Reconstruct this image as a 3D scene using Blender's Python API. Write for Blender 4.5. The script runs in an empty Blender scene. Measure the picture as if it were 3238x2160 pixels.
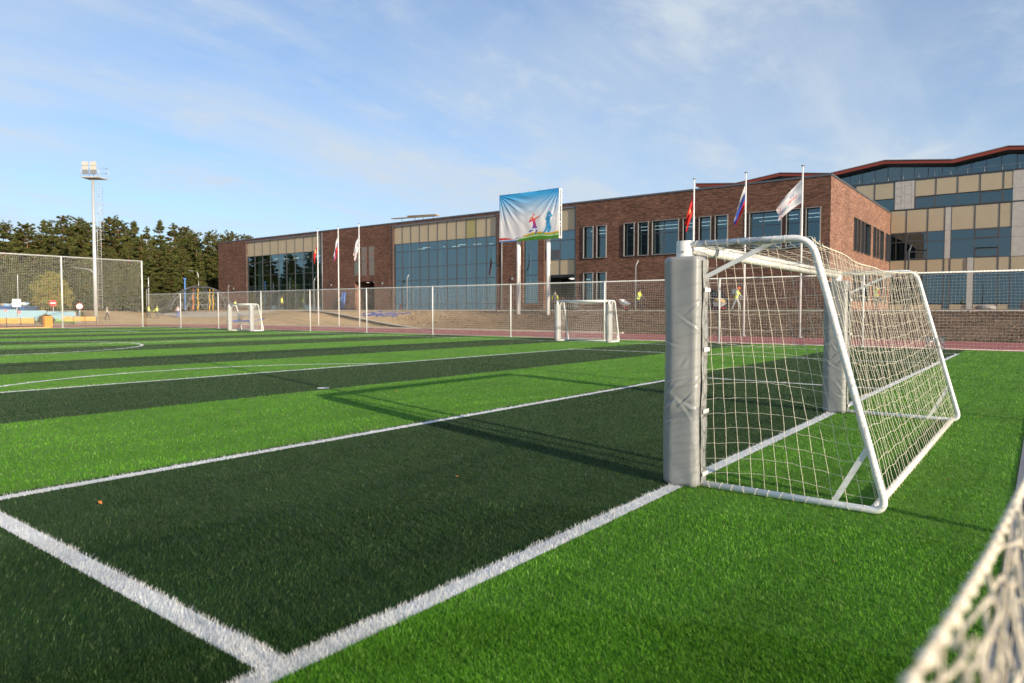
import bpy, bmesh, math, random
import numpy as np
from mathutils import Vector, Matrix, noise as mnoise

random.seed(7); rng = np.random.default_rng(7)
R = math.radians
sc = bpy.context.scene
COL = sc.collection

# ------------------------------------------------------------------ camera
CAM = (-1.561, -2.348, 1.417)
cd = bpy.data.cameras.new('camera'); cam = bpy.data.objects.new('camera', cd); COL.objects.link(cam)
cd.sensor_width = 36.0; cd.lens = 24.295; cd.clip_start = 0.05; cd.clip_end = 6000
cam.location = CAM
cam.rotation_mode = 'XYZ'
_yaw, _pit, _rol = R(52.42), R(-2.427), R(0.121)
_fw = Vector((math.sin(_yaw)*math.cos(_pit), math.cos(_yaw)*math.cos(_pit), math.sin(_pit)))
_rt = Vector((math.cos(_yaw), -math.sin(_yaw), 0)); _up = _rt.cross(_fw)
_r2 = _rt*math.cos(_rol)+_up*math.sin(_rol); _u2 = -_rt*math.sin(_rol)+_up*math.cos(_rol)
cam.rotation_euler = Matrix((_r2, _u2, -_fw)).transposed().to_euler()
cd.dof.use_dof = True; cd.dof.focus_distance = 9.0; cd.dof.aperture_fstop = 2.8
sc.camera = cam

# ------------------------------------------------------------------ sun and sky
SUN_EL = 14.6; SUN_DIR = Vector((-0.247, -0.969, 0)).normalized()      # towards the sun, in plan
sl = bpy.data.lights.new('sun', 'SUN'); so = bpy.data.objects.new('sun', sl); COL.objects.link(so)
sl.energy = 5.0; sl.angle = R(0.5); sl.color = (1.0, 0.86, 0.67)
_sd = Vector((SUN_DIR.x*math.cos(R(SUN_EL)), SUN_DIR.y*math.cos(R(SUN_EL)), math.sin(R(SUN_EL))))
so.rotation_euler = (-_sd).to_track_quat('-Z', 'Y').to_euler()
so.location = (0, -20, 30)

w = bpy.data.worlds.new('World'); sc.world = w; w.use_nodes = True
nt = w.node_tree; nt.nodes.clear(); N = nt.nodes; L = nt.links
def nd(t, **k):
    n = N.new(t)
    for a, b in k.items(): setattr(n, a, b)
    return n
out = nd('ShaderNodeOutputWorld'); bg = nd('ShaderNodeBackground')
sky = nd('ShaderNodeTexSky', sky_type='NISHITA', sun_disc=False)
sky.sun_elevation = R(SUN_EL); sky.sun_rotation = math.atan2(SUN_DIR.x, SUN_DIR.y)
sky.air_density = 0.95; sky.dust_density = 0.5; sky.ozone_density = 4.4; sky.altitude = 150
SKY_STRENGTH = 0.15
tc = nd('ShaderNodeTexCoord')
sep = nd('ShaderNodeSeparateXYZ'); L.new(tc.outputs['Generated'], sep.inputs[0])
mz = nd('ShaderNodeMath', operation='MAXIMUM'); mz.inputs[1].default_value = 0.0; L.new(sep.outputs[2], mz.inputs[0])
az = nd('ShaderNodeMath', operation='ADD'); az.inputs[1].default_value = 0.16; L.new(mz.outputs[0], az.inputs[0])
dx = nd('ShaderNodeMath', operation='DIVIDE'); L.new(sep.outputs[0], dx.inputs[0]); L.new(az.outputs[0], dx.inputs[1])
dy = nd('ShaderNodeMath', operation='DIVIDE'); L.new(sep.outputs[1], dy.inputs[0]); L.new(az.outputs[0], dy.inputs[1])
cmb = nd('ShaderNodeCombineXYZ'); L.new(dx.outputs[0], cmb.inputs[0]); L.new(dy.outputs[0], cmb.inputs[1])
def cloud_layer(rot, scl, nscale, detail, rough, dist, lo, hi, loc=(0, 0, 0)):
    mp = nd('ShaderNodeMapping'); mp.inputs['Rotation'].default_value = (0, 0, R(rot)); mp.inputs['Scale'].default_value = scl
    mp.inputs['Location'].default_value = loc
    L.new(cmb.outputs[0], mp.inputs[0])
    n = nd('ShaderNodeTexNoise'); n.inputs['Scale'].default_value = nscale; n.inputs['Detail'].default_value = detail
    n.inputs['Roughness'].default_value = rough; n.inputs['Distortion'].default_value = dist
    L.new(mp.outputs[0], n.inputs['Vector'])
    mr = nd('ShaderNodeMapRange', interpolation_type='SMOOTHSTEP'); mr.inputs[1].default_value = lo; mr.inputs[2].default_value = hi
    L.new(n.outputs[0], mr.inputs[0]); return mr
c1 = cloud_layer(-8, (0.42, 1.5, 1), 1.1, 8, 0.62, 0.6, 0.36, 0.78)                # thin drawn-out cirrus veil
c2 = cloud_layer(35, (1.0, 1.5, 1), 1.9, 10, 0.66, 0.3, 0.46, 0.80, (3.1, 1.7, 0))  # broken fleecy patches
c3 = cloud_layer(-14, (0.22, 3.0, 1), 1.6, 5, 0.5, 0.2, 0.52, 0.80, (7.3, 2.2, 0))  # fibrous streaks
c4 = cloud_layer(12, (0.8, 1.0, 1), 0.75, 5, 0.55, 0.5, 0.38, 0.68, (1.4, 5.2, 0))    # broad soft haze
def mth(op, a, b):
    m = nd('ShaderNodeMath', operation=op, use_clamp=False)
    for i, q in enumerate((a, b)):
        if isinstance(q, (int, float)): m.inputs[i].default_value = q
        else: L.new(q, m.inputs[i])
    return m.outputs[0]
s1 = mth('ADD', mth('MULTIPLY', c1.outputs[0], 0.34), mth('MULTIPLY', c4.outputs[0], 0.38)); s2 = mth('MULTIPLY', c2.outputs[0], 0.48); s3 = mth('MULTIPLY', c3.outputs[0], 0.20)
cov = mth('MINIMUM', mth('ADD', mth('ADD', mth('ADD', s1, s2), s3), mth('DIVIDE', 0.115, az.outputs[0])), 0.92)     # a thin veil everywhere, thicker in bands and patches
skym = nd('ShaderNodeMix', data_type='RGBA', blend_type='MULTIPLY'); skym.inputs[0].default_value = 1.0
L.new(sky.outputs[0], skym.inputs[6]); skym.inputs[7].default_value = (SKY_STRENGTH,)*3+(1,)
mix = nd('ShaderNodeMix', data_type='RGBA'); L.new(cov, mix.inputs[0]); L.new(skym.outputs[2], mix.inputs[6])
mix.inputs[7].default_value = (0.485, 0.55, 0.615, 1)
L.new(mix.outputs[2], bg.inputs[0]); bg.inputs[1].default_value = 1.0; L.new(bg.outputs[0], out.inputs[0])

sc.view_settings.view_transform = 'Standard'; sc.view_settings.look = 'None'
sc.view_settings.gamma = 1.0; sc.view_settings.exposure = 0.42; sc.view_settings.use_curve_mapping = False
sc.render.engine = 'CYCLES'
sc.cycles.use_denoising = True
sc.cycles.max_bounces = 7; sc.cycles.transparent_max_bounces = 24; sc.cycles.diffuse_bounces = 3; sc.cycles.glossy_bounces = 3
sc.cycles.caustics_reflective = False; sc.cycles.caustics_refractive = False

# ------------------------------------------------------------------ materials
MATS = {}
def mat(name, col, rough=0.6, metal=0.0, var=0.0, vscale=3.0, col2=None, bump=0.0, bscale=40.0, spec=0.5, emit=None, attr=None, trans=0.0, sheen=0.0, coord='Object', vdet=6.0):
    if name in MATS: return MATS[name]
    m = bpy.data.materials.new(name); m.use_nodes = True; t = m.node_tree; p = t.nodes['Principled BSDF']
    p.inputs['Roughness'].default_value = rough; p.inputs['Metallic'].default_value = metal
    p.inputs['Specular IOR Level'].default_value = spec
    c4 = tuple(col)+(1,)
    p.inputs['Base Color'].default_value = c4
    src = None
    if attr:
        a = t.nodes.new('ShaderNodeAttribute'); a.attribute_name = attr; src = a.outputs['Color']
        t.links.new(src, p.inputs['Base Color'])
    if var > 0 or col2 is not None or bump > 0:
        tc_ = t.nodes.new('ShaderNodeTexCoord')
    if var > 0 or col2 is not None:
        n = t.nodes.new('ShaderNodeTexNoise'); n.inputs['Scale'].default_value = vscale; n.inputs['Detail'].default_value = vdet; n.inputs['Roughness'].default_value = 0.65
        t.links.new(tc_.outputs[coord], n.inputs['Vector'])
        r = t.nodes.new('ShaderNodeMapRange'); r.inputs[1].default_value = 0.32; r.inputs[2].default_value = 0.68
        t.links.new(n.outputs[0], r.inputs[0])
        mx = t.nodes.new('ShaderNodeMix'); mx.data_type = 'RGBA'; t.links.new(r.outputs[0], mx.inputs[0])
        if col2 is None:
            mx.inputs[6].default_value = tuple(c*(1-var) for c in col)+(1,); mx.inputs[7].default_value = tuple(min(1, c*(1+var)) for c in col)+(1,)
        else:
            mx.inputs[6].default_value = c4; mx.inputs[7].default_value = tuple(col2)+(1,)
        o = mx.outputs[2]
        if src is not None:
            m2 = t.nodes.new('ShaderNodeMix'); m2.data_type = 'RGBA'; m2.blend_type = 'MULTIPLY'; m2.inputs[0].default_value = 1
            t.links.new(src, m2.inputs[6]); t.links.new(o, m2.inputs[7]); o = m2.outputs[2]
        t.links.new(o, p.inputs['Base Color'])
    if bump > 0:
        n2 = t.nodes.new('ShaderNodeTexNoise'); n2.inputs['Scale'].default_value = bscale; n2.inputs['Detail'].default_value = 5
        t.links.new(tc_.outputs[coord], n2.inputs['Vector'])
        b = t.nodes.new('ShaderNodeBump'); b.inputs['Strength'].default_value = bump; b.inputs['Distance'].default_value = 0.02
        t.links.new(n2.outputs[0], b.inputs['Height']); t.links.new(b.outputs[0], p.inputs['Normal'])
    if emit:
        p.inputs['Emission Color'].default_value = tuple(emit[:3])+(1,); p.inputs['Emission Strength'].default_value = emit[3]
    if sheen: p.inputs['Sheen Weight'].default_value = sheen
    if trans > 0:                                   # thin sheet: part of the light passes through
        tr = t.nodes.new('ShaderNodeBsdfTranslucent'); ms = t.nodes.new('ShaderNodeMixShader'); ms.inputs[0].default_value = trans
        cs = p.inputs['Base Color'].links[0].from_socket if p.inputs['Base Color'].links else None
        if cs is not None: t.links.new(cs, tr.inputs[0])
        else: tr.inputs[0].default_value = c4
        t.links.new(p.outputs[0], ms.inputs[1]); t.links.new(tr.outputs[0], ms.inputs[2])
        t.links.new(ms.outputs[0], t.nodes['Material Output'].inputs[0])
    MATS[name] = m; return m

WHITE = mat('white_paint', (0.78, 0.78, 0.76), 0.32, var=0.05, vscale=9)
GALV = mat('galvanised_steel', (0.56, 0.57, 0.57), 0.42, 0.35, var=0.12, vscale=14)
POSTW = mat('pale_post_paint', (0.68, 0.68, 0.66), 0.45, var=0.06, vscale=5)
DARKM = mat('dark_metal', (0.055, 0.065, 0.075), 0.42, 0.2)
GREYM = mat('grey_metal', (0.30, 0.31, 0.32), 0.42, 0.3)
CORD = mat('net_cord', (0.80, 0.73, 0.58), 0.85, var=0.10, vscale=30)
CORDW = mat('white_net_cord', (0.80, 0.78, 0.72), 0.85)
VINYL = mat('grey_vinyl', (0.325, 0.325, 0.31), 0.38, var=0.07, vscale=4, bump=0.04, bscale=90)
VINYLW = mat('pale_vinyl', (0.38, 0.378, 0.365), 0.36, var=0.05, vscale=6, bump=0.25, bscale=12)
BLACK = mat('black_rubber', (0.02, 0.02, 0.022), 0.6)
CONC = mat('concrete', (0.44, 0.42, 0.38), 0.9, var=0.14, vscale=2.0, bump=0.2, bscale=30)
PAVE = mat('beige_paving', (0.50, 0.43, 0.34), 0.9, var=0.15, vscale=1.2)
ORANGE = mat('orange_wood', (0.70, 0.27, 0.012), 0.5, var=0.16, vscale=9)
GLASSW = mat('white_panel', (0.7, 0.7, 0.68), 0.5)

# ------------------------------------------------------------------ mesh helpers
OFF = {}
class MB:
    def __init__(s): s.v = []; s.f = []; s.m = []; s.n = 0; s.sm = []
    def add(s, verts, faces, m=0, smooth=False):
        b = s.n; s.v.extend([tuple(q) for q in verts]); s.n += len(verts)
        s.f.extend([tuple(i+b for i in f) for f in faces]); s.m.extend([m]*len(faces)); s.sm.extend([smooth]*len(faces)); return s
    def box(s, x0, x1, y0, y1, z0, z1, m=0):
        x0, x1 = min(x0, x1), max(x0, x1); y0, y1 = min(y0, y1), max(y0, y1); z0, z1 = min(z0, z1), max(z0, z1)
        v = [(x0,y0,z0),(x1,y0,z0),(x1,y1,z0),(x0,y1,z0),(x0,y0,z1),(x1,y0,z1),(x1,y1,z1),(x0,y1,z1)]
        return s.add(v, [(0,3,2,1),(4,5,6,7),(0,1,5,4),(1,2,6,5),(2,3,7,6),(3,0,4,7)], m)
    def beam(s, p0, p1, a, b, m=0, up=(0,0,1)):
        p0 = Vector(p0); p1 = Vector(p1); d = (p1-p0).normalized(); u = Vector(up)
        if abs(d.dot(u)) > 0.98: u = Vector((1,0,0))
        x = d.cross(u).normalized(); y = x.cross(d)
        v = [p+x*sx*a/2+y*sy*b/2 for p in (p0,p1) for sx,sy in ((-1,-1),(1,-1),(1,1),(-1,1))]
        return s.add(v, [(3,2,1,0),(4,5,6,7),(0,1,5,4),(1,2,6,5),(2,3,7,6),(3,0,4,7)], m)
    def tube(s, pts, r, n=10, m=0, caps=True, smooth=True, squash=None):
        pts = [Vector(p) for p in pts]; k = len(pts)
        rs = r if hasattr(r, '__len__') else [r]*k
        V = []; prev = None
        for i, p in enumerate(pts):
            d = (pts[min(i+1,k-1)]-pts[max(i-1,0)]).normalized()
            if prev is None:
                u = Vector((0,0,1)) if abs(d.z) < 0.9 else Vector((1,0,0))
                a = d.cross(u).normalized()
            else: a = (prev - d*prev.dot(d)).normalized()
            prev = a; b = d.cross(a)
            for j in range(n):
                t = 2*math.pi*j/n; V.append(p+(a*math.cos(t)+b*math.sin(t))*rs[i])
        F = [(i*n+j, i*n+(j+1)%n, (i+1)*n+(j+1)%n, (i+1)*n+j) for i in range(k-1) for j in range(n)]
        s.add(V, F, m, smooth)
        if caps:
            b0 = s.n-len(V); s.f.append(tuple(b0+j for j in range(n))[::-1]); s.f.append(tuple(b0+(k-1)*n+j for j in range(n)))
            s.m.extend([m,m]); s.sm.extend([False,False])
        return s
    def grid(s, P, m=0, smooth=True, closed_u=False):
        a, b = P.shape[:2]; V = P.reshape(-1,3)
        F = []
        for i in range(a-1):
            for j in range(b-1 if not closed_u else b):
                j2 = (j+1) % b; F.append((i*b+j, i*b+j2, (i+1)*b+j2, (i+1)*b+j))
        return s.add(V.tolist(), F, m, smooth)
    def poly(s, pts, thick_vec, m=0):
        k = len(pts); a = [Vector(p) for p in pts]; t = Vector(thick_vec)
        V = a+[p+t for p in a]
        F = [tuple(range(k))[::-1], tuple(range(k,2*k))]+[(i,(i+1)%k,(i+1)%k+k,i+k) for i in range(k)]
        return s.add(V, F, m)
    def sphere(s, c, r, m=0, nu=10, nv=7, jitter=0.0, squash=(1,1,1)):
        V = []; F = []
        for i in range(nv+1):
            th = math.pi*i/nv
            for j in range(nu):
                ph = 2*math.pi*j/nu; k = 1+random.uniform(-jitter, jitter)
                V.append((c[0]+r*k*squash[0]*math.sin(th)*math.cos(ph), c[1]+r*k*squash[1]*math.sin(th)*math.sin(ph), c[2]+r*k*squash[2]*math.cos(th)))
        for i in range(nv):
            for j in range(nu): F.append((i*nu+j, (i+1)*nu+j, (i+1)*nu+(j+1)%nu, i*nu+(j+1)%nu))
        return s.add(V, F, m, True)
    def build(s, name, mats, parent=None, **kw):
        off = np.array(OFF.get(parent, (0,0,0)) if parent is not None else (0,0,0))
        me = bpy.data.meshes.new(name)
        V = np.array(s.v, dtype=float)-off if len(s.v) else np.zeros((0,3))
        me.from_pydata(V.tolist(), [], s.f)
        if not isinstance(mats, (list,tuple)): mats = [mats]
        for q in mats: me.materials.append(q)
        me.polygons.foreach_set('material_index', s.m); me.polygons.foreach_set('use_smooth', s.sm)
        me.update()
        o = bpy.data.objects.new(name, me); COL.objects.link(o)
        if parent is not None: o.parent = parent; OFF[o] = tuple(off)
        return tag(o, **kw)
def tag(o, label=None, cat=None, group=None, kind=None):
    if label: o['label'] = label
    if cat: o['category'] = cat
    if group: o['group'] = group
    if kind: o['kind'] = kind
    return o
def thing(name, label, cat, loc=(0,0,0), rz=0.0, group=None, world=False):
    o = bpy.data.objects.new(name, None); COL.objects.link(o); o.location = loc; o.rotation_euler = (0,0,rz); o.empty_display_size = 0.3
    OFF[o] = tuple(loc) if world else (0,0,0)          # world=True: parts are given in world coordinates
    return tag(o, label, cat, group)
def copy_tree(o, parent=None):
    c = o.copy(); COL.objects.link(c); c.parent = parent
    for ch in o.children: copy_tree(ch, c)
    return c
def np_mesh(name, V, T, mats, parent=None, col=None, smooth=False, mi=None, **kw):
    """fast mesh from vertex array and triangle (or quad) array; col = per-vertex colour"""
    me = bpy.data.meshes.new(name); V = np.asarray(V, np.float32); T = np.asarray(T, np.int32)
    k = T.shape[1]
    me.vertices.add(len(V)); me.vertices.foreach_set('co', V.ravel())
    me.loops.add(T.size); me.loops.foreach_set('vertex_index', T.ravel())
    me.polygons.add(len(T)); me.polygons.foreach_set('loop_start', np.arange(0, T.size, k, dtype=np.int32))
    me.polygons.foreach_set('use_smooth', np.full(len(T), smooth))
    for q in (mats if isinstance(mats, (list,tuple)) else [mats]): me.materials.append(q)
    if mi is not None: me.polygons.foreach_set('material_index', mi)
    if col is not None:
        a = me.color_attributes.new('tint', 'FLOAT_COLOR', 'POINT')
        c = np.ones((len(V),4), np.float32); c[:,:3] = col; a.data.foreach_set('color', c.ravel())
    me.update(calc_edges=True); me.validate()
    o = bpy.data.objects.new(name, me); COL.objects.link(o)
    if parent is not None: o.parent = parent
    return tag(o, **kw)
def cords(lines, r, n=3):
    """lines: list of (K,S,3) arrays of polylines -> verts, quads of thin n-sided tubes"""
    Vs = []; Fs = []; base = 0
    for P in lines:
        P = np.asarray(P, float); K, S = P.shape[:2]
        d = np.gradient(P, axis=1); d /= np.linalg.norm(d, axis=2, keepdims=True)+1e-9
        u = np.zeros_like(d); big = np.abs(d[...,2]) < 0.8; u[...,2] = big; u[...,0] = ~big
        a = np.cross(d, u); a /= np.linalg.norm(a, axis=2, keepdims=True)+1e-9; b = np.cross(d, a)
        rr = r
        ring = np.stack([P+rr*(a*math.cos(2*math.pi*j/n)+b*math.sin(2*math.pi*j/n)) for j in range(n)], 2)   # K,S,n,3
        idx = np.arange(K*S*n).reshape(K,S,n)+base
        i0 = idx[:,:-1]; i1 = idx[:,1:]
        q = np.stack([i0, np.roll(i0,-1,2), np.roll(i1,-1,2), i1], -1).reshape(-1,4)
        Vs.append(ring.reshape(-1,3)); Fs.append(q); base += K*S*n
    return np.concatenate(Vs), np.concatenate(Fs)
def arc_pts(c, u, v, r, a0, a1, n=7):
    return [Vector(c)+Vector(u)*r*math.cos(a0+(a1-a0)*i/n)+Vector(v)*r*math.sin(a0+(a1-a0)*i/n) for i in range(n+1)]
def sst(t): t = np.clip(t, 0, 1); return t*t*(3-2*t)

# ------------------------------------------------------------------ ground
def hgt(x, y):
    x = np.asarray(x, float); y = np.asarray(y, float)
    k = 6.0+8.0*sst((y-58)/30)
    a = 1.5*sst((x-39.9)/k)+0.18*sst((x-48.5)/4.0)
    b = 1.6*sst((y-76)/40)
    return np.maximum(a, b)-0.03*((x < 39.6) & (y < 75))
def soil_mat():
    m = bpy.data.materials.new('soil_and_sand'); m.use_nodes = True; t = m.node_tree; p = t.nodes['Principled BSDF']; p.inputs['Roughness'].default_value = 0.95
    p.inputs['Specular IOR Level'].default_value = 0.15
    tc = t.nodes.new('ShaderNodeTexCoord'); sp = t.nodes.new('ShaderNodeSeparateXYZ'); t.links.new(tc.outputs['Object'], sp.inputs[0])
    n0 = t.nodes.new('ShaderNodeTexNoise'); n0.inputs['Scale'].default_value = 0.12; n0.inputs['Detail'].default_value = 5; t.links.new(tc.outputs['Object'], n0.inputs[0])
    ma = t.nodes.new('ShaderNodeMath'); ma.operation = 'MULTIPLY_ADD'; t.links.new(n0.outputs[0], ma.inputs[0]); ma.inputs[1].default_value = 26; t.links.new(sp.outputs[1], ma.inputs[2])
    mr = t.nodes.new('ShaderNodeMapRange'); mr.inputs[1].default_value = 38; mr.inputs[2].default_value = 62; t.links.new(ma.outputs[0], mr.inputs[0])
    def dual(c1, c2, s):
        n = t.nodes.new('ShaderNodeTexNoise'); n.inputs['Scale'].default_value = s; n.inputs['Detail'].default_value = 9; n.inputs['Roughness'].default_value = 0.7
        t.links.new(tc.outputs['Object'], n.inputs[0]); r = t.nodes.new('ShaderNodeMapRange'); r.inputs[1].default_value = 0.33; r.inputs[2].default_value = 0.68
        t.links.new(n.outputs[0], r.inputs[0]); mx = t.nodes.new('ShaderNodeMix'); mx.data_type = 'RGBA'; t.links.new(r.outputs[0], mx.inputs[0])
        mx.inputs[6].default_value = c1+(1,); mx.inputs[7].default_value = c2+(1,); return mx.outputs[2]
    brown = dual((0.095, 0.060, 0.038), (0.215, 0.140, 0.090), 0.9); sand = dual((0.42, 0.27, 0.13), (0.56, 0.385, 0.205), 0.7)
    mx = t.nodes.new('ShaderNodeMix'); mx.data_type = 'RGBA'; t.links.new(mr.outputs[0], mx.inputs[0]); t.links.new(brown, mx.inputs[6]); t.links.new(sand, mx.inputs[7])
    t.links.new(mx.outputs[2], p.inputs['Base Color'])
    n2 = t.nodes.new('ShaderNodeTexNoise'); n2.inputs['Scale'].default_value = 5; n2.inputs['Detail'].default_value = 8; t.links.new(tc.outputs['Object'], n2.inputs[0])
    b = t.nodes.new('ShaderNodeBump'); b.inputs['Strength'].default_value = 0.6; b.inputs['Distance'].default_value = 0.12; t.links.new(n2.outputs[0], b.inputs['Height']); t.links.new(b.outputs[0], p.inputs['Normal'])
    return m
SOIL = soil_mat()
xs = np.unique(np.concatenate([[-3000,-900,-300,-120,-60,-30], np.arange(-20, 39, 6.), np.arange(39, 50, 0.5), np.arange(50, 60, 1.), np.arange(60, 140, 8.), [180,300,900,3000]]))
ys = np.unique(np.concatenate([[-3000,-900,-300,-100,-50], np.arange(-30, 140, 2.), np.arange(140, 220, 10.), [300,900,3000]]))
GX, GY = np.meshgrid(xs, ys, indexing='ij'); GZ = hgt(GX, GY)
bumpy = (GX > 40.2) & (GX < 46) & (GY < 60)
GZ = GZ+bumpy*rng.normal(0, 0.05, GX.shape)
gm = MB(); gm.grid(np.stack([GX, GY, GZ], -1)); ground = gm.build('ground', SOIL, kind='structure')

# the pitch: stripes 4 m wide, two greens, lines sewn in white fibre
def turf_sheet(name, c1, c2, c3):
    m = bpy.data.materials.new(name); m.use_nodes = True; t = m.node_tree; p = t.nodes['Principled BSDF']; p.inputs['Roughness'].default_value = 0.85; p.inputs['Specular IOR Level'].default_value = 0.12
    p.inputs['Sheen Weight'].default_value = 0.10; p.inputs['Sheen Roughness'].default_value = 0.4; p.inputs['Sheen Tint'].default_value = (0.75, 0.85, 0.6, 1)
    tc = t.nodes.new('ShaderNodeTexCoord')
    def nz(s, d=4): n = t.nodes.new('ShaderNodeTexNoise'); n.inputs['Scale'].default_value = s; n.inputs['Detail'].default_value = d; n.inputs['Roughness'].default_value = 0.75; t.links.new(tc.outputs['Object'], n.inputs[0]); return n
    a = nz(38, 6); r = t.nodes.new('ShaderNodeMapRange'); r.inputs[1].default_value = 0.3; r.inputs[2].default_value = 0.7; t.links.new(a.outputs[0], r.inputs[0])
    mx = t.nodes.new('ShaderNodeMix'); mx.data_type = 'RGBA'; t.links.new(r.outputs[0], mx.inputs[0]); mx.inputs[6].default_value = c1+(1,); mx.inputs[7].default_value = c2+(1,)
    b_ = nz(0.6, 5); r2 = t.nodes.new('ShaderNodeMapRange'); r2.inputs[1].default_value = 0.35; r2.inputs[2].default_value = 0.65; r2.inputs[4].default_value = 0.45; t.links.new(b_.outputs[0], r2.inputs[0])
    m2 = t.nodes.new('ShaderNodeMix'); m2.data_type = 'RGBA'; t.links.new(r2.outputs[0], m2.inputs[0]); t.links.new(mx.outputs[2], m2.inputs[6]); m2.inputs[7].default_value = c3+(1,)
    t.links.new(m2.outputs[2], p.inputs['Base Color'])
    n2 = nz(60, 3); b = t.nodes.new('ShaderNodeBump'); b.inputs['Strength'].default_value = 0.9; b.inputs['Distance'].default_value = 0.03; t.links.new(n2.outputs[0], b.inputs['Height']); t.links.new(b.outputs[0], p.inputs['Normal'])
    return m
TB = turf_sheet('bright_turf', (0.060, 0.175, 0.010), (0.145, 0.31, 0.036), (0.10, 0.24, 0.022))
TD = turf_sheet('dark_turf', (0.016, 0.046, 0.011), (0.042, 0.086, 0.024), (0.029, 0.065, 0.017))
TW = mat('white_turf', (0.70, 0.70, 0.68), 0.9, var=0.1, vscale=60)
XL, XR, Y0, Y1 = -17.5, 30.0, -2.2, 64.2
tf = MB()
edges = [Y0]+[4.0*i for i in range(0, 17)]+[Y1]
for i in range(len(edges)-1):
    a, b = edges[i], edges[i+1]; c = (a+b)/2
    dark = (c > 0) and (int(math.floor(c/4)) % 2 == 0)
    tf.add([(XL,a,0),(XR,a,0),(XR,b,0),(XL,b,0)], [(0,1,2,3)], 1 if dark else 0)
turf = tf.build('turf_pitch', [TB, TD], kind='structure')

XM = 6.41; LW = 0.115
LINES = [(-13.9,0,26.87,0),(0,0,0,3.87),(0,3.87,12.82,3.87),(12.82,0,12.82,3.87),(-8.2,11.97,21.03,11.97),(21.03,0,21.03,11.97),(-8.2,0,-8.2,11.97),
         (26.87,0,26.87,60.4),(-13.9,0,-13.9,60.4),(-13.9,60.4,26.87,60.4),(-13.9,30.2,26.87,30.2),(-8.2,48.4,21.03,48.4),(21.03,48.4,21.03,60.4),(0,56.5,12.82,56.5),(12.82,56.5,12.82,60.4)]
ARCS = [(XM,8.19,6.1,R(39),R(141)),(XM,30.2,6.1,0,2*math.pi),(XM,52.2,6.1,R(219),R(321))]
SPOTS = [(XM,8.19),(XM,52.2),(XM,30.2)]
for (x0,y0,x1,y1) in LINES:
    m = MB(); h = LW/2
    if x0 == x1: m.add([(x0-h,y0-h,0.006),(x0+h,y0-h,0.006),(x0+h,y1+h,0.006),(x0-h,y1+h,0.006)], [(0,1,2,3)])
    else: m.add([(x0-h,y0-h,0.005),(x1+h,y0-h,0.005),(x1+h,y0+h,0.005),(x0-h,y0+h,0.005)], [(0,1,2,3)])
    m.build('pitch_line', TW, turf)
for cx,cy,r,a0,a1 in ARCS:
    m = MB(); n = 72; P = np.array([[(cx+(r+s*LW/2)*math.cos(a0+(a1-a0)*i/n), cy+(r+s*LW/2)*math.sin(a0+(a1-a0)*i/n), 0.0075) for s in (1,-1)] for i in range(n+1)])
    m.grid(P); m.build('arc_line', TW, turf)
for cx,cy in SPOTS:
    m = MB(); m.add([(cx+0.11*math.cos(2*math.pi*i/20), cy+0.11*math.sin(2*math.pi*i/20), 0.009) for i in range(20)], [tuple(range(20))]); m.build('spot_mark', TW, turf)

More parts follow.
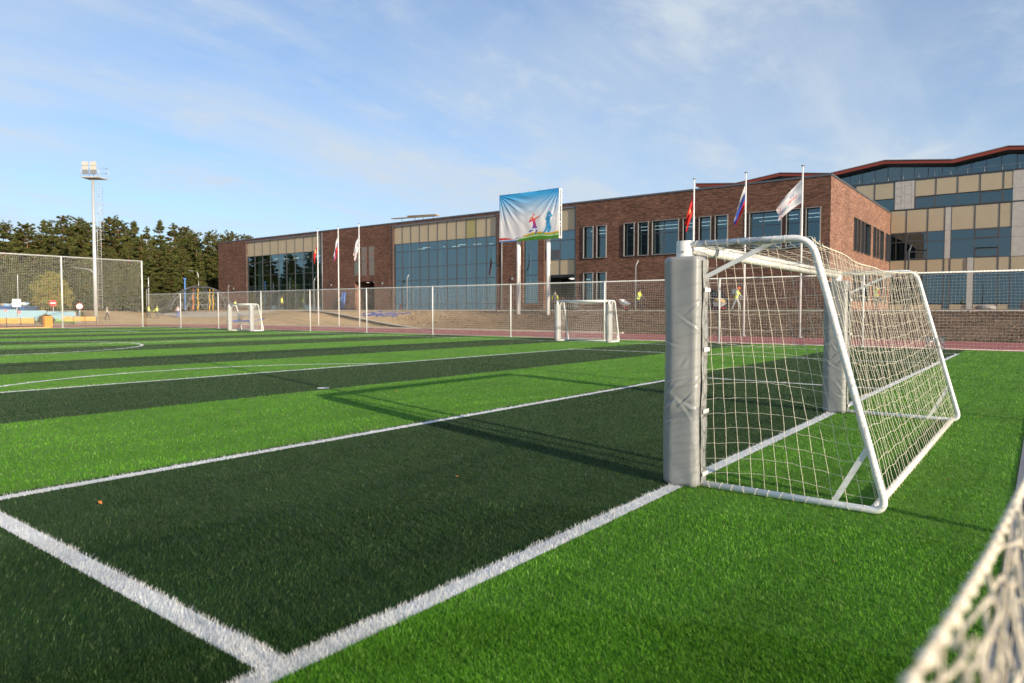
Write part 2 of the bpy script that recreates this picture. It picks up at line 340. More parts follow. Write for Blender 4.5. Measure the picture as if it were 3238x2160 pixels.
# fibre pile: real blades, dense near the camera and thinning with distance
def is_line(x, y):
    w_ = np.zeros(len(x), bool); h = LW/2+0.006
    for (x0,y0,x1,y1) in LINES: w_ |= (x > min(x0,x1)-h) & (x < max(x0,x1)+h) & (y > min(y0,y1)-h) & (y < max(y0,y1)+h)
    for cx,cy,r,a0,a1 in ARCS:
        d = np.hypot(x-cx, y-cy); an = np.mod(np.arctan2(y-cy, x-cx), 2*math.pi)
        w_ |= (np.abs(d-r) < h) & (an >= a0) & (an <= a1+1e-6)
    for cx,cy in SPOTS: w_ |= np.hypot(x-cx, y-cy) < 0.115
    return w_
def blades():
    n1, n2 = 280000, 880000
    az0 = math.atan2(_fw.y, _fw.x); half = R(54)
    r1 = np.sqrt(rng.uniform(1.1**2, 3.2**2, n1)); r2_ = 3.2*np.exp(rng.uniform(0, math.log(66/3.2), n2))
    r = np.concatenate([r1, r2_]); a = az0+rng.uniform(-half, half, n1+n2)
    x = CAM[0]+r*np.cos(a); y = CAM[1]+r*np.sin(a)
    ok = (x > XL) & (x < XR-0.02) & (y > Y0+0.01) & (y < Y1); x, y, r = x[ok], y[ok], r[ok]
    white = is_line(x, y); dark = (y > 0) & (np.mod(np.floor(y/4), 2) == 0) & ~white
    # the white fibres are brushed a little over the edge of the line
    hh = rng.uniform(0.013, 0.027, len(x)); ww = np.maximum(0.0019, 0.0007*r)*rng.uniform(0.7, 1.3, len(x))
    hh = np.where(white, hh*1.2, hh)
    th = rng.uniform(0, 2*math.pi, len(x)); lean = rng.uniform(0.05, 0.75, len(x))*hh
    # patches brushed one way or the other
    ph = np.sin(x*1.3+np.sin(y*0.9)*1.7)+np.sin(y*1.1+1.3*np.sin(x*0.7))
    ld = rng.uniform(0, 2*math.pi, len(x)); lx = np.cos(ld)*lean+0.006*ph; ly = np.sin(ld)*lean+0.006
    wx = np.cos(th)*ww/2; wy = np.sin(th)*ww/2; z0 = np.full(len(x), 0.0)
    base1 = np.stack([x-wx, y-wy, z0], 1); base2 = np.stack([x+wx, y+wy, z0], 1)
    mid1 = np.stack([x-wx*0.85+lx*0.35, y-wy*0.85+ly*0.35, hh*0.6], 1); mid2 = np.stack([x+wx*0.85+lx*0.35, y+wy*0.85+ly*0.35, hh*0.6], 1)
    tip = np.stack([x+lx, y+ly, hh], 1)
    u = rng.uniform(0, 1, len(x)); pick = rng.uniform(0, 1, len(x))
    for nm, sel, ca, cb, cc, mt, lab in (
        ('bright_turf_fibre', ~dark & ~white, (0.038,0.156,0.005), (0.138,0.355,0.028), (0.27,0.45,0.10), 'fibre_bright', 'bright green synthetic grass fibres of the light stripes'),
        ('dark_turf_fibre', dark, (0.009,0.034,0.008), (0.034,0.080,0.020), (0.11,0.165,0.065), 'fibre_dark', 'dark green synthetic grass fibres of the dark stripes'),
        ('white_turf_fibre', white, (0.54,0.54,0.53), (0.77,0.77,0.75), (0.40,0.40,0.35), 'fibre_white', 'white synthetic grass fibres of the pitch lines')):
        i = np.where(sel)[0]; k = len(i)
        near = r[i] < 5.0; inr = i[near]; ifa = i[~near]; kn = len(inr); kf = len(ifa)
        Vn = np.stack([base1[inr], base2[inr], mid1[inr], mid2[inr], tip[inr]], 1).reshape(-1,3)
        o = np.arange(kn)[:,None]*5; Tn = np.concatenate([o+np.array([[0,1,3]]), o+np.array([[0,3,2]]), o+np.array([[2,3,4]])])
        Vf = np.stack([base1[ifa], base2[ifa], tip[ifa]], 1).reshape(-1,3); Tf = np.arange(kf)[:,None]*3+np.array([[0,1,2]])+len(Vn)
        c = np.array(ca)+(np.array(cb)-np.array(ca))*u[:,None]; c = np.where(pick[:,None] < 0.06, np.array(cc), c)
        # worn and brushed patches of pile
        c = c*(1+0.13*np.sin(x*2.1+1.7*np.sin(y*1.3))*np.sin(y*1.7+np.sin(x*0.8))+0.09*np.sin(y*7.3+2.0*np.sin(x*0.9))+0.07*np.sin(x*9.1+y*3.7)*np.sin(y*5.1-x*2.3))[:,None]
        cn = np.repeat(c[inr], 5, 0); cf = np.repeat(c[ifa], 3, 0)
        fm = mat(mt, (1,1,1), 0.6, attr='tint', trans=0.25, spec=0.12)
        np_mesh(nm, np.concatenate([Vn, Vf]), np.concatenate([Tn, Tf]), fm, col=np.concatenate([cn, cf]), kind='stuff', label=lab, cat='grass')
blades()

# running track round the pitch
TRACK = mat('red_track', (0.34, 0.075, 0.062), 0.9, var=0.18, vscale=1.5, bump=0.3, bscale=80)
tk = MB()
tk.add([(30.0,-60,0.002),(39.5,-60,0.002),(39.5,66,0.002),(30.0,66,0.002)], [(0,1,2,3)])
cxr, cyr = 26.0, 66.0
Pk = np.array([[(26+rr*math.cos(a), 66+rr*0.72*math.sin(a), 0.002) for rr in (4.0, 13.5)] for a in np.linspace(0, math.pi/2, 16)])
tk.grid(Pk); tk.add([(26,66+4*0.72,0.002),(26,66+13.5*0.72,0.002),(-40,66+13.5*0.72,0.002),(-40,66+4*0.72,0.002)], [(0,1,2,3)])
tk.add([(30,64.2,0.0015),(30,66,0.0015),(26,66+4*0.72,0.0015),(-40,66+4*0.72,0.0015),(-40,64.2,0.0015)], [(0,1,2,3,4)])
track = tk.build('running_track', TRACK, kind='structure')
for i in range(7):
    m = MB(); x = 31.0+1.22*i; m.add([(x-0.025,-60,0.006),(x+0.025,-60,0.006),(x+0.025,66,0.006),(x-0.025,66,0.006)], [(0,1,2,3)])
    m.build('lane_line', TW, track)
YEL = mat('yellow_paint', (0.62, 0.38, 0.03), 0.6)
kb = MB(); kb.box(39.55, 39.78, 20, 66, -0.05, 0.10); kb.build('track_kerb', PAVE, kind='structure')
kb = MB(); kb.box(-17.5, 21.0, 64.45, 64.75, -0.05, 0.07); kb.build('yellow_kerb', YEL, kind='structure')
# upper walkway in front of the school and the ramp that runs down the bank
wk = MB(); n = 60
yy = np.linspace(-40, 100, n); P = np.array([[(46.3, y, hgt(46.3,y)+0.03), (50.6, y, hgt(50.6,y)+0.03)] for y in yy]); wk.grid(P); wk.build('upper_walkway', PAVE, kind='structure')
rp = MB(); P = []
for t in np.linspace(0, 1, 40):
    cx = 46.2-6.4*t; cy = 64.0-27.0*t; P.append([(cx-0.75, cy-0.2, float(hgt(cx,cy))+0.05), (cx+0.75, cy+0.2, float(hgt(cx,cy))+0.05)])
rp.grid(np.array(P)); rp.build('ramp_path', PAVE, kind='structure')
LAWN = mat('short_lawn', (0.06, 0.10, 0.03), 0.9, var=0.35, vscale=8)
lw = MB(); P = np.array([[(50.7, y, float(hgt(50.7,y))+0.025), (52.95, y, float(hgt(52.95,y))+0.025)] for y in np.linspace(10.5, 40, 20)]); lw.grid(P); lw.build('lawn_strip', LAWN, kind='structure')
# loose clods on the bank
def clods():
    n = 16000; x = rng.uniform(40.0, 46.2, n); y = rng.uniform(-12, 46, n)
    y[n//2:] = rng.uniform(-8, 30, n-n//2)
    z = hgt(x, y)+0.01; s = rng.gamma(1.8, 0.014, n)+0.010; s = np.minimum(s, 0.09)
    O = np.array([(1,0,0),(-1,0,0),(0,1,0),(0,-1,0),(0,0,1),(0,0,-0.6)], float)
    V = O[None]*s[:,None,None]*rng.uniform(0.6, 1.4, (n,6,1)); an = rng.uniform(0, 6.28, n); ca, sa = np.cos(an)[:,None], np.sin(an)[:,None]
    X = V[...,0]*ca-V[...,1]*sa; Yv = V[...,0]*sa+V[...,1]*ca
    V = np.stack([X+x[:,None], Yv+y[:,None], V[...,2]*0.8+z[:,None]], -1)
    F = np.array([(0,2,4),(2,1,4),(1,3,4),(3,0,4),(2,0,5),(1,2,5),(3,1,5),(0,3,5)]); T = (np.arange(n)[:,None,None]*6+F[None]).reshape(-1,3)
    k = rng.uniform(0, 1, n)[:,None]; c = (np.array((0.085,0.053,0.034))*(1-k)+np.array((0.23,0.152,0.098))*k)*(1+0.25*np.sin(y*0.8+np.sin(x*1.7))*np.sin(y*2.3-x))[:,None]
    np_mesh('soil_clods', V.reshape(-1,3), T, mat('clod', (1,1,1), 0.95, attr='tint', spec=0.1), col=np.repeat(c, 6, 0), kind='stuff', label='loose brown soil clods covering the bank beyond the track', cat='soil')
clods()
# near edge of the turf: kerb and ribbed drain channel
dr = MB(); dr.box(-4, 26, -2.262, -2.205, -0.06, 0.012); dr.build('near_kerb', mat('kerb_grey', (0.17, 0.18, 0.20), 0.8, var=0.15, vscale=8), kind='structure')
dg_ = MB(); dg_.box(-4, 26, -2.62, -2.268, -0.06, -0.012)
for i in range(420): x = -2.0+0.022*i; dg_.box(x, x+0.012, -2.60, -2.29, -0.012, 0.004)
dg_.build('drain_channel', mat('drain_grey', (0.20, 0.22, 0.25), 0.6, 0.1, var=0.12, vscale=6), kind='structure')

# ------------------------------------------------------------------ goals
def pad_mesh(seed, cx, sx0, sx1, sy0, sy1, hh, amp=1.0, nt=72, nz=110):
    """sleeve of padded vinyl: round at the front, squarer at the back, with sharp slanting creases"""
    q = np.random.default_rng(seed); pts = []
    cf = min(0.115, (sx1-sx0)*0.475); cbk = 0.05
    for (c, ccx, ccy, a0) in ((cf, sx1-cf, sy1-cf, 0), (cf, sx0+cf, sy1-cf, 90), (cbk, sx0+cbk, sy0+cbk, 180), (cbk, sx1-cbk, sy0+cbk, 270)):
        for k in range(9): a = R(a0+90*k/8); pts.append((ccx+c*math.cos(a), ccy+c*math.sin(a), math.cos(a), math.sin(a)))
    pts.append(pts[0]); P = np.array(pts); d = np.concatenate([[0], np.cumsum(np.hypot(np.diff(P[:,0]), np.diff(P[:,1])))]); per = d[-1]
    t = np.linspace(0, per, nt, endpoint=False); S = np.stack([np.interp(t, d, P[:,i]) for i in range(4)], 1)
    Z = np.linspace(0, hh, nz)[:,None]; T = t[None]; D = np.zeros((nz,nt))
    # low swellings of the foam
    for k in range(5): D += 0.0035*np.sin(Z*q.uniform(2,6)+q.uniform(0,6))*np.sin(T/per*2*math.pi*q.integers(1,4)+q.uniform(0,6))
    for k in range(int(32*amp)):
        z0 = hh*np.clip(q.normal(0.42,0.22),0.03,0.96); t0 = q.uniform(0,per); an = q.choice((-1,1))*R(q.uniform(18,58)); L_ = q.uniform(0.07,0.24); w_ = q.uniform(0.007,0.015); dp = q.uniform(0.0018,0.0055)
        dt = np.mod(T-t0+per/2, per)-per/2; dz = Z-z0; u = dt*math.cos(an)+dz*math.sin(an); v = -dt*math.sin(an)+dz*math.cos(an)+0.12*u*u*q.choice((-1,1))/L_
        D += dp*np.exp(-(u/L_*1.8)**2)*(-v/w_)*np.exp(0.5-(v/w_)**2*0.5)
    e = np.clip(np.minimum(np.arange(nz), nz-1-np.arange(nz))/4.0, 0, 1)[:,None]; D = D*(0.3+0.7*e)-0.018*(1-e)**2
    X = cx+S[:,0][None]+S[:,2][None]*D; Y = S[:,1][None]+S[:,3][None]*D
    return np.stack([X, Y, Z+0.008+0*X], -1)
def goal_frame(root, x0, x1, depth_top, depth_bot, H, r, postr, side_r, padm, rng_seed, net_nx, net_cell, cord_r, pad=(-0.12,0.12,-0.17,0.15), padh=1.86, amp=1.0, fine=True, cordm=None):
    """everything in local coordinates; mouth on y = 0, depth towards -y"""
    for k, x in enumerate((x0, x1)):
        m = MB()
        n = 20; ring = lambda z: [(x+postr*0.85*math.cos(2*math.pi*i/n), postr*1.1*math.sin(2*math.pi*i/n), z) for i in range(n)]
        V = ring(0.0)+ring(H); m.add(V, [(i,(i+1)%n,n+(i+1)%n,n+i) for i in range(n)], 0, True); m.add(ring(H), [tuple(range(n))]);
        po = m.build('post', WHITE, root)
        bt = MB()
        sx = -1 if k == 0 else 1; bt.tube([(x+sx*postr*0.80, -0.01, H-0.09), (x+sx*postr*0.95, -0.01, H-0.09)], 0.009, 8)
        bt.build('bolt', GREYM, po)
        P = pad_mesh(rng_seed+k*5, x, *pad, padh, amp=amp, nt=120 if fine else 44, nz=210 if fine else 70)
        pm = MB(); pm.grid(P, closed_u=True); pm.add(P[-1].tolist(), [tuple(range(P.shape[1]))]); pd = pm.build('post_pad', padm, root)
        if fine:
            st = MB(); yb = pad[2]-0.012
            st.grid(np.array([[(x-0.045+0.11*i/3+0.006*math.sin(z*9+i), yb-0.008*math.sin(math.pi*i/3)-0.004*math.sin(z*17), z) for i in range(4)] for z in np.linspace(0.04, padh-0.02, 40)]))
            st.build('closing_flap', VINYL, pd)
            for z in (0.11, 0.62, 1.12, 1.60):
                sb = MB(); sb.box(x-0.040, x+0.070, yb-0.0165, yb-0.011, z-0.016, z+0.016); sb.build('strap', WHITE, pd)
            lc = []
            for i in range(2):
                z = np.linspace(0.06, padh-0.1, 70); lc.append(np.stack([x+0.0+0.05*np.sign(np.sin(z*21+i*3.14))*np.abs(np.sin(z*21+i*3.14))**0.5, np.full(70, yb-0.014), z+0.01*np.sin(z*50)], 1)[None])
            V, F = cords(lc, 0.0018, 4); np_mesh('lacing', V-np.array(OFF.get(pd,(0,0,0))), F, mat('lace_dark', (0.10,0.10,0.09), 0.8), pd)
    cb = MB(); cb.tube([(x0+postr*0.5, 0, H-0.045), (x1-postr*0.5, 0, H-0.045)], [postr*0.92]*2, 18); cb.build('crossbar', WHITE, root)
    zt = H-0.03; rb = 0.10
    fr = []
    for x in (x0, x1):
        m = MB(); pts = [Vector((x, -0.06, zt)), Vector((x, -depth_top*0.55, zt+0.004)), Vector((x, -depth_top+rb*0.6, zt))]
        dn = Vector((0, -(depth_bot-depth_top), -(zt-0.12))).normalized()
        p1 = Vector((x, -depth_top, zt)); p2 = Vector((x, -depth_bot, 0.03))
        def fillet(a, b, c, rr, n=8):
            u = (a-b).normalized(); v = (c-b).normalized(); q0 = b+u*rr; q1 = b+v*rr
            return [q0*(1-t)**2+b*2*t*(1-t)+q1*t*t for t in [i/n for i in range(n+1)]]
        pts = [Vector((x,-0.06,zt))]+fillet(Vector((x,-0.06,zt)), p1, p2, 0.14)+fillet(p1, p2, Vector((x,-0.1,0.03)), 0.11)+[Vector((x,-0.10,0.03))]
        m.tube(pts, side_r, 14); f = m.build('side_frame', WHITE, root); fr.append(pts)
        b2 = MB(); b2.beam((x, -depth_top*0.72, zt-0.02), (x, -pad[2]*-1-0.01, H-0.30), 0.012, 0.034); b2.build('upper_brace', WHITE, f)
        b3 = MB(); b3.beam((x, -depth_bot*0.77, 0.04), (x, -depth_bot*0.925, 0.50), 0.014, 0.038); b3.build('lower_brace', WHITE, f)
    m = MB(); m.tube([(x0, -depth_bot+0.09, 0.03), (x1, -depth_bot+0.09, 0.03)], side_r*0.95, 12); m.build('rear_bar', WHITE, root)
    # net
    rr = np.random.default_rng(rng_seed+11)
    cell = net_cell; nzc = int(round(1.95/cell)); ndb = int(round(depth_bot/cell)); nx = net_nx
    def rear_y(v): return -depth_top-0.02-(depth_bot-depth_top-0.06)*(1-v)**1.0
    lines = []
    S = 26
    for si, x in enumerate((x0, x1)):
        sg = 1 if si == 0 else -1
        # uprights fan from the top bar to the bottom bar
        K = ndb+1; u = np.linspace(0.02, 0.985, K)[:,None]; v = np.linspace(0, 1, S)[None]
        yf = -0.16+0.06*v; yr = rear_y(v); y = yf+(yr-yf)*u
        wob = 0.006*np.sin(v*19+u*13+rr.uniform(0,6,(K,1)))*np.sin(np.pi*v)+rr.normal(0,0.002,(K,S))
        xx = x+sg*(0.02+0.05*np.sin(np.pi*u)*np.sin(np.pi*v))+wob*0.8
        z = 0.035+(zt-0.05)*v+0*u
        lines.append(np.stack([xx+0*y, y+wob, z], -1))
        K2 = nzc; v = ((np.arange(K2)+0.6)/K2)[:,None]; u = np.linspace(0, 1, S)[None]
        yf = -0.16+0.06*v; yr = rear_y(v); y = yf+(yr-yf)*u
        sag = 0.055*np.sin(np.pi*np.clip(u*1.15,0,1))*(1-0.4*v)*np.where(v < 0.6, -1, 0.7)
        wob = rr.normal(0, 0.0022, (K2,S))
        z = 0.035+(zt-0.05)*v-sag+wob; xx = x+sg*(0.02+0.05*np.sin(np.pi*u)*np.sin(np.pi*v))+wob
        lines.append(np.stack([xx+0*z, y+0*z, z], -1))
    # back, hung loose between the two side frames
    S2 = 30; K = nx+1; u = np.linspace(0, 1, K)[:,None]; v = np.linspace(0, 1, S2)[None]
    topsag = 0.10*np.sin(np.pi*u)**0.8
    def back(u, v, ph):
        zz = 0.04+(zt-0.04-topsag_f(u))*v; yb = rear_y(v)+0.03*np.sin(np.pi*v)*np.sin(np.pi*u)*(1 if not fine else 2.2)
        lean = 0.10*(v-0.5)*np.sin(2*np.pi*u)+0.0035*np.sin(v*24+ph)*np.sin(np.pi*v)
        return np.stack([x0+(x1-x0)*u+lean*1.0, yb+0*u+0.006*np.sin(v*23+ph*1.7), zz], -1)
    topsag_f = lambda u: 0.11*np.sin(np.pi*u)**0.8
    ph = rr.uniform(0, 6.28, (K,1)); lines.append(back(u, v, ph))
    S3 = nx*2+1; v = ((np.arange(nzc)+0.55)/nzc)[:,None]; u = np.linspace(0, 1, S3)[None]
    H_ = back(u, v, rr.uniform(0, 6.28, (nzc,1))*0.2); H_[...,2] -= 0.10*np.sin(np.pi*u)*np.sin(np.pi*np.clip(v*1.0,0,1))-0.008*np.sin(u*np.pi*2*9+v*5); H_[...,2] = np.maximum(H_[...,2]+rr.normal(0,0.002,H_.shape[:2]), 0.03)
    lines.append(H_)
    # roof of the net, sagging between crossbar and rear rope
    K = nx+1; u = np.linspace(0, 1, K)[:,None]; v = np.linspace(0, 1, 12)[None]
    def roof(u, v): return np.stack([x0+(x1-x0)*u+0.02*np.sin(v*9+u*40), -0.02-(depth_top-0.02)*v+0.02*np.sin(u*25), zt+0.005-topsag_f(u)*v-0.06*np.sin(np.pi*v)*np.sin(np.pi*u)**0.5], -1)
    lines.append(roof(u, v)); nv = max(3, int(depth_top/cell)); lines.append(roof(np.linspace(0,1,S3)[None], ((np.arange(nv)+0.5)/nv)[:,None]))
    V, F = cords(lines, cord_r, 4 if fine else 3)
    # rear border rope, thicker, and the turns of cord that lash the net to the bars
    u = np.linspace(0, 1, 60)[None]; rope = [roof(u, np.ones((1,1)))]
    V2, F2 = cords(rope, cord_r*3.0, 6)
    Vs, Fs = [V, V2], [F, F2+len(V)]; nb = len(V)+len(V2)
    if fine:
        tl = []
        def rings(p0, p1, n, rad):
            p0 = Vector(p0); p1 = Vector(p1); d = (p1-p0).normalized(); a = d.cross(Vector((0,0,1))).normalized(); b = a.cross(d)
            for i in range(n):
                c = p0.lerp(p1, (i+0.5)/n); sk = rr.uniform(-0.02, 0.02)
                tl.append(np.array([[tuple(c+(a*math.cos(t)+b*math.sin(t))*rad+d*sk*math.sin(t)) for t in np.linspace(0, 2*math.pi, 12)]]))
        for pts in fr:
            rings(pts[0], pts[1], 9, side_r+cord_r); rings(pts[-2], pts[-1], 14, side_r+cord_r); rings(pts[9], pts[10], 16, side_r+cord_r)
        rings((x0,-depth_bot+0.09,0.03), (x1,-depth_bot+0.09,0.03), 90, side_r+cord_r); rings((x0+0.1,0,H-0.045), (x1-0.1,0,H-0.045), 60, postr*0.92+cord_r)
        V3, F3 = cords(tl, cord_r, 4); Vs.append(V3); Fs.append(F3+nb)
    np_mesh('net', np.concatenate(Vs), np.concatenate(Fs), cordm or CORD, root)

g1 = thing('football_goal', 'large white football goal with dark grey padded posts nearest the camera', 'goal', (0,0,0))
goal_frame(g1, 3.80, 9.03, 0.98, 1.52, 2.0, 0.03, 0.06, 0.026, VINYL, 3, 44, 0.12, 0.0015)
# crumpled clear wrapping film left on the side bar
def film(name, c, sx, sy, sz, seed, parent):
    q = np.random.default_rng(seed); n = 16; P = np.zeros((n,n,3))
    for i in range(n):
        for j in range(n):
            a = i/(n-1)*2*math.pi*0.93; b = j/(n-1); k = 1+0.35*mnoise.noise(Vector((i*0.6+seed, j*0.6, 0)))
            P[i,j] = (c[0]+sx*k*math.cos(a), c[1]+sy*(b-0.5)+0.02*q.normal(), c[2]+sz*k*math.sin(a)+0.01*q.normal())
    m = MB(); m.grid(P); return m.build(name, FILM, parent)
FILM = bpy.data.materials.new('clear_film'); FILM.use_nodes = True; t_ = FILM.node_tree; t_.nodes.clear()
_o = t_.nodes.new('ShaderNodeOutputMaterial'); _m = t_.nodes.new('ShaderNodeMixShader'); _a = t_.nodes.new('ShaderNodeBsdfTransparent'); _b = t_.nodes.new('ShaderNodeBsdfGlossy'); _b.inputs['Roughness'].default_value = 0.15
_a.inputs[0].default_value = (0.93,0.93,0.92,1); _m.inputs[0].default_value = 0.22
t_.links.new(_a.outputs[0], _m.inputs[1]); t_.links.new(_b.outputs[0], _m.inputs[2]); t_.links.new(_m.outputs[0], _o.inputs[0])
film('wrapping_film', (3.80, -0.42, 1.955), 0.034, 0.55, 0.036, 4, g1)
film('wrapping_film', (9.03, -1.22, 1.02), 0.06, 0.22, 0.08, 9, g1)

def mini_goal(label, x, yc, seed):
    r_ = thing('mini_goal', label, 'goal', (x, yc, 0), R(90), group='small padded goals on the far touchline')
    # local x runs along the touchline, depth towards +x of the world
    goal_frame(r_, -1.45, 1.45, 0.55, 1.0, 2.0, 0.03, 0.055, 0.03, VINYLW, seed, 24, 0.12, 0.0022, pad=(-0.13,0.13,-0.15,0.15), padh=1.80, amp=1.3, fine=False, cordm=CORDW)
    r_.rotation_euler = (0,0,R(90)); return r_
mini_goal('small white goal with pale padded posts right of the billboard poles', 26.95, 15.3, 21)
mini_goal('small white goal with pale padded posts far off near the tall corner fence', 26.6, 44.6, 31)

# ------------------------------------------------------------------ net fences
def net_fence(name, label, p0, p1, H, posts, cell, cr, post_r, rails, sway, rail_r=0.03, seed=1, knots=True, postm=POSTW):
    p0 = np.array(p0, float); p1 = np.array(p1, float); Lh = np.linalg.norm(p1-p0); d = (p1-p0)/Lh; nrm = np.array((-d[1], d[0]))
    root = thing(name, label, 'fence', (p0[0], p0[1], 0), world=True)
    for s in posts:
        q = p0+d*s; m = MB(); m.tube([(q[0],q[1],0),(q[0],q[1],H+0.02)], post_r, 12); m.tube([(q[0],q[1],H+0.02),(q[0],q[1],H+0.035)], post_r*1.12, 12)
        m.box(q[0]-0.1,q[0]+0.1,q[1]-0.1,q[1]+0.1,0,0.012); m.build('post', postm, root)
    for z in rails:
        m = MB(); m.tube([(p0[0],p0[1],z),(p1[0],p1[1],z)], rail_r if z > 0.5 else 0.008, 10); m.build('top_rail' if z > 0.5 else 'bottom_rope', postm if z > 0.5 else CORDW, root)
    q = np.random.default_rng(seed); K = int(Lh/cell); S = 9
    s = np.linspace(0, Lh, K+1)[:,None]; v = np.linspace(0, 1, S)[None]
    bow = sway*np.sin(np.pi*v)*(0.6+0.4*np.sin(s*0.9+q.uniform(0,6)))
    sl_ = sway*1.3*np.sin(v*np.pi)*np.sin(s*1.05)+q.normal(0, 0.006, (K+1,1))
    def P(ss, z, off, sl): return np.stack([p0[0]+d[0]*(ss+sl)+nrm[0]*off, p0[1]+d[1]*(ss+sl)+nrm[1]*off, z], -1)
    z = 0.03+(H-0.05)*v+0*s; A = P(s+0*v, z, bow, sl_)
    M = int(H/cell); S4 = max(20, int(Lh/0.75)); s2 = np.linspace(0, Lh, S4)[None]; v2 = ((np.arange(M)+0.4)/M)[:,None]
    bow2 = sway*np.sin(np.pi*v2)*(0.6+0.4*np.sin(s2*0.9)); z2 = 0.03+(H-0.05)*v2+0.012*np.sin(s2*2.1+v2*7)+q.normal(0,0.004,(M,S4))
    Bn = P(s2+0*v2, z2, bow2, 0*bow2)
    tl = [A, Bn]
    V, F = cords(tl, cr, 3)
    # lashing turns round the top rail
    lash = []
    zz = H-0.0
    for i in range(0, K, 1):
        c = p0+d*(i*cell); lash.append([(c[0]+nrm[0]*rail_r*1.25*math.cos(t)+d[0]*cell*t/6.28*0.8, c[1]+nrm[1]*rail_r*1.25*math.cos(t)+d[1]*cell*t/6.28*0.8, zz+rail_r*1.25*math.sin(t)) for t in np.linspace(0, 6.28, 7)])
    V2, F2 = cords([np.array(lash)], cr*1.2, 3)
    np_mesh('net', np.concatenate([V, V2])-np.array((p0[0],p0[1],0)), np.concatenate([F, F2+len(V)]), CORDW, root)
    return root
far_posts = [3.6+6.06*i for i in range(0, 12)]
net_fence('net_fence', 'low white net fence with round posts along the far touchline', (30.15,-6.0), (28.9,64.2), 3.0, [6+3.6+6.06*i for i in range(-1, 10)], 0.12, 0.0023, 0.042, [3.0, 0.03], 0.05, seed=5)
net_fence('net_fence', 'tall white net fence at the far left end of the pitch', (28.55,64.3), (-14.5,64.3), 6.08, [0.0, 6.65, 13.0, 19, 25, 31, 37, 43], 0.13, 0.0028, 0.06, [6.08, 0.03], 0.03, rail_r=0.045, seed=6)
nearf = net_fence('net_fence', 'tall net fence behind the near goal with slack cord netting beside the camera', (-8.3,-2.72), (27.7,-2.72), 5.85, [0, 6, 12, 18, 24, 30, 36], 0.13, 0.0018, 0.045, [5.85, 0.03], 0.03, rail_r=0.04, seed=7)
# slack border rope and netting that hangs beside the lens
def slack():
    q = np.random.default_rng(12)
    key = np.array([(-1.75,-2.245,1.215),(-1.40,-2.268,1.20),(-1.05,-2.29,1.185),(-0.92,-2.298,1.178),(-0.66,-2.309,1.158),(-0.2,-2.331,1.148),(0.6,-2.39,1.15),(1.8,-2.50,1.2),(3.7,-2.66,1.35)])
    t = np.linspace(0, len(key)-1, 160); P = np.stack([np.interp(t, np.arange(len(key)), key[:,i]) for i in range(3)], 1)
    lines = []
    for k in range(2):
        ph = k*3.14; o = 0.0026; lines.append(np.stack([P[:,0], P[:,1]+o*np.cos(t*34+ph), P[:,2]+o*np.sin(t*34+ph)], 1)[None])
    for k in range(1, 4):          # further meshes of the gathered edge, fanning out below the rope
        lines.append(np.stack([P[:,0]+0.01*np.sin(t*5+k), P[:,1]-0.006*k-0.008*np.sin(t*7+k*1.9), P[:,2]-0.010*k-0.016*k*np.abs(np.sin(t*4.3+k))], 1)[None])
    V, F = cords(lines, 0.0022, 6)
    # hanging meshes
    xs_ = np.arange(-1.7, 3.6, 0.048); net = []; kn = []
    for i, x in enumerate(xs_):
        y0 = np.interp(x, P[:,0], P[:,1]); z0 = np.interp(x, P[:,0], P[:,2]); v = np.linspace(0, 1, 20); zz = z0*(1-v)+0.02*v
        net.append(np.stack([x+0.025*np.sin(v*9+i)+0.10*v*np.sin(i*1.7), y0-0.02-0.10*v+0.02*np.sin(v*11+i*2.3), zz], 1)[None])
        kn.append((x, y0, z0))
    V2, F2 = cords(net, 0.0019, 5)
    hor = []
    for j in range(1, 10):
        xx = np.linspace(-1.7, 3.5, 130); y0 = np.interp(xx, P[:,0], P[:,1]); z0 = np.interp(xx, P[:,0], P[:,2]); v = j/10
        hor.append(np.stack([xx, y0-0.02-0.10*v+0.015*np.sin(xx*23+j), z0*(1-v)+0.02*v+0.03*np.sin(xx*37+j*2)], 1)[None])
    V3, F3 = cords(hor, 0.0019, 5)
    m = MB()
    for (x,y,z) in kn: m.sphere((x,y,z), 0.0065, nu=8, nv=6)
    for j in range(1,7):
        for i, x in enumerate(xs_[:24]):
            y0 = np.interp(x, P[:,0], P[:,1]); z0 = np.interp(x, P[:,0], P[:,2]); v = j/10; m.sphere((x+0.025*math.sin(v*9+i)+0.10*v*math.sin(i*1.7), y0-0.02-0.10*v+0.02*math.sin(v*11+i*2.3), z0*(1-v)+0.02*v), 0.0055, nu=6, nv=4)
    off = np.array(OFF[nearf])
    np_mesh('slack_net', np.concatenate([V, V2, V3])-off, np.concatenate([F, F2+len(V), F3+len(V)+len(V2)]), mat('weathered_cord', (0.60, 0.53, 0.41), 0.9, var=0.2, vscale=60), nearf)
    m.build('net_knots', CORD, nearf, kind='stuff')
slack()

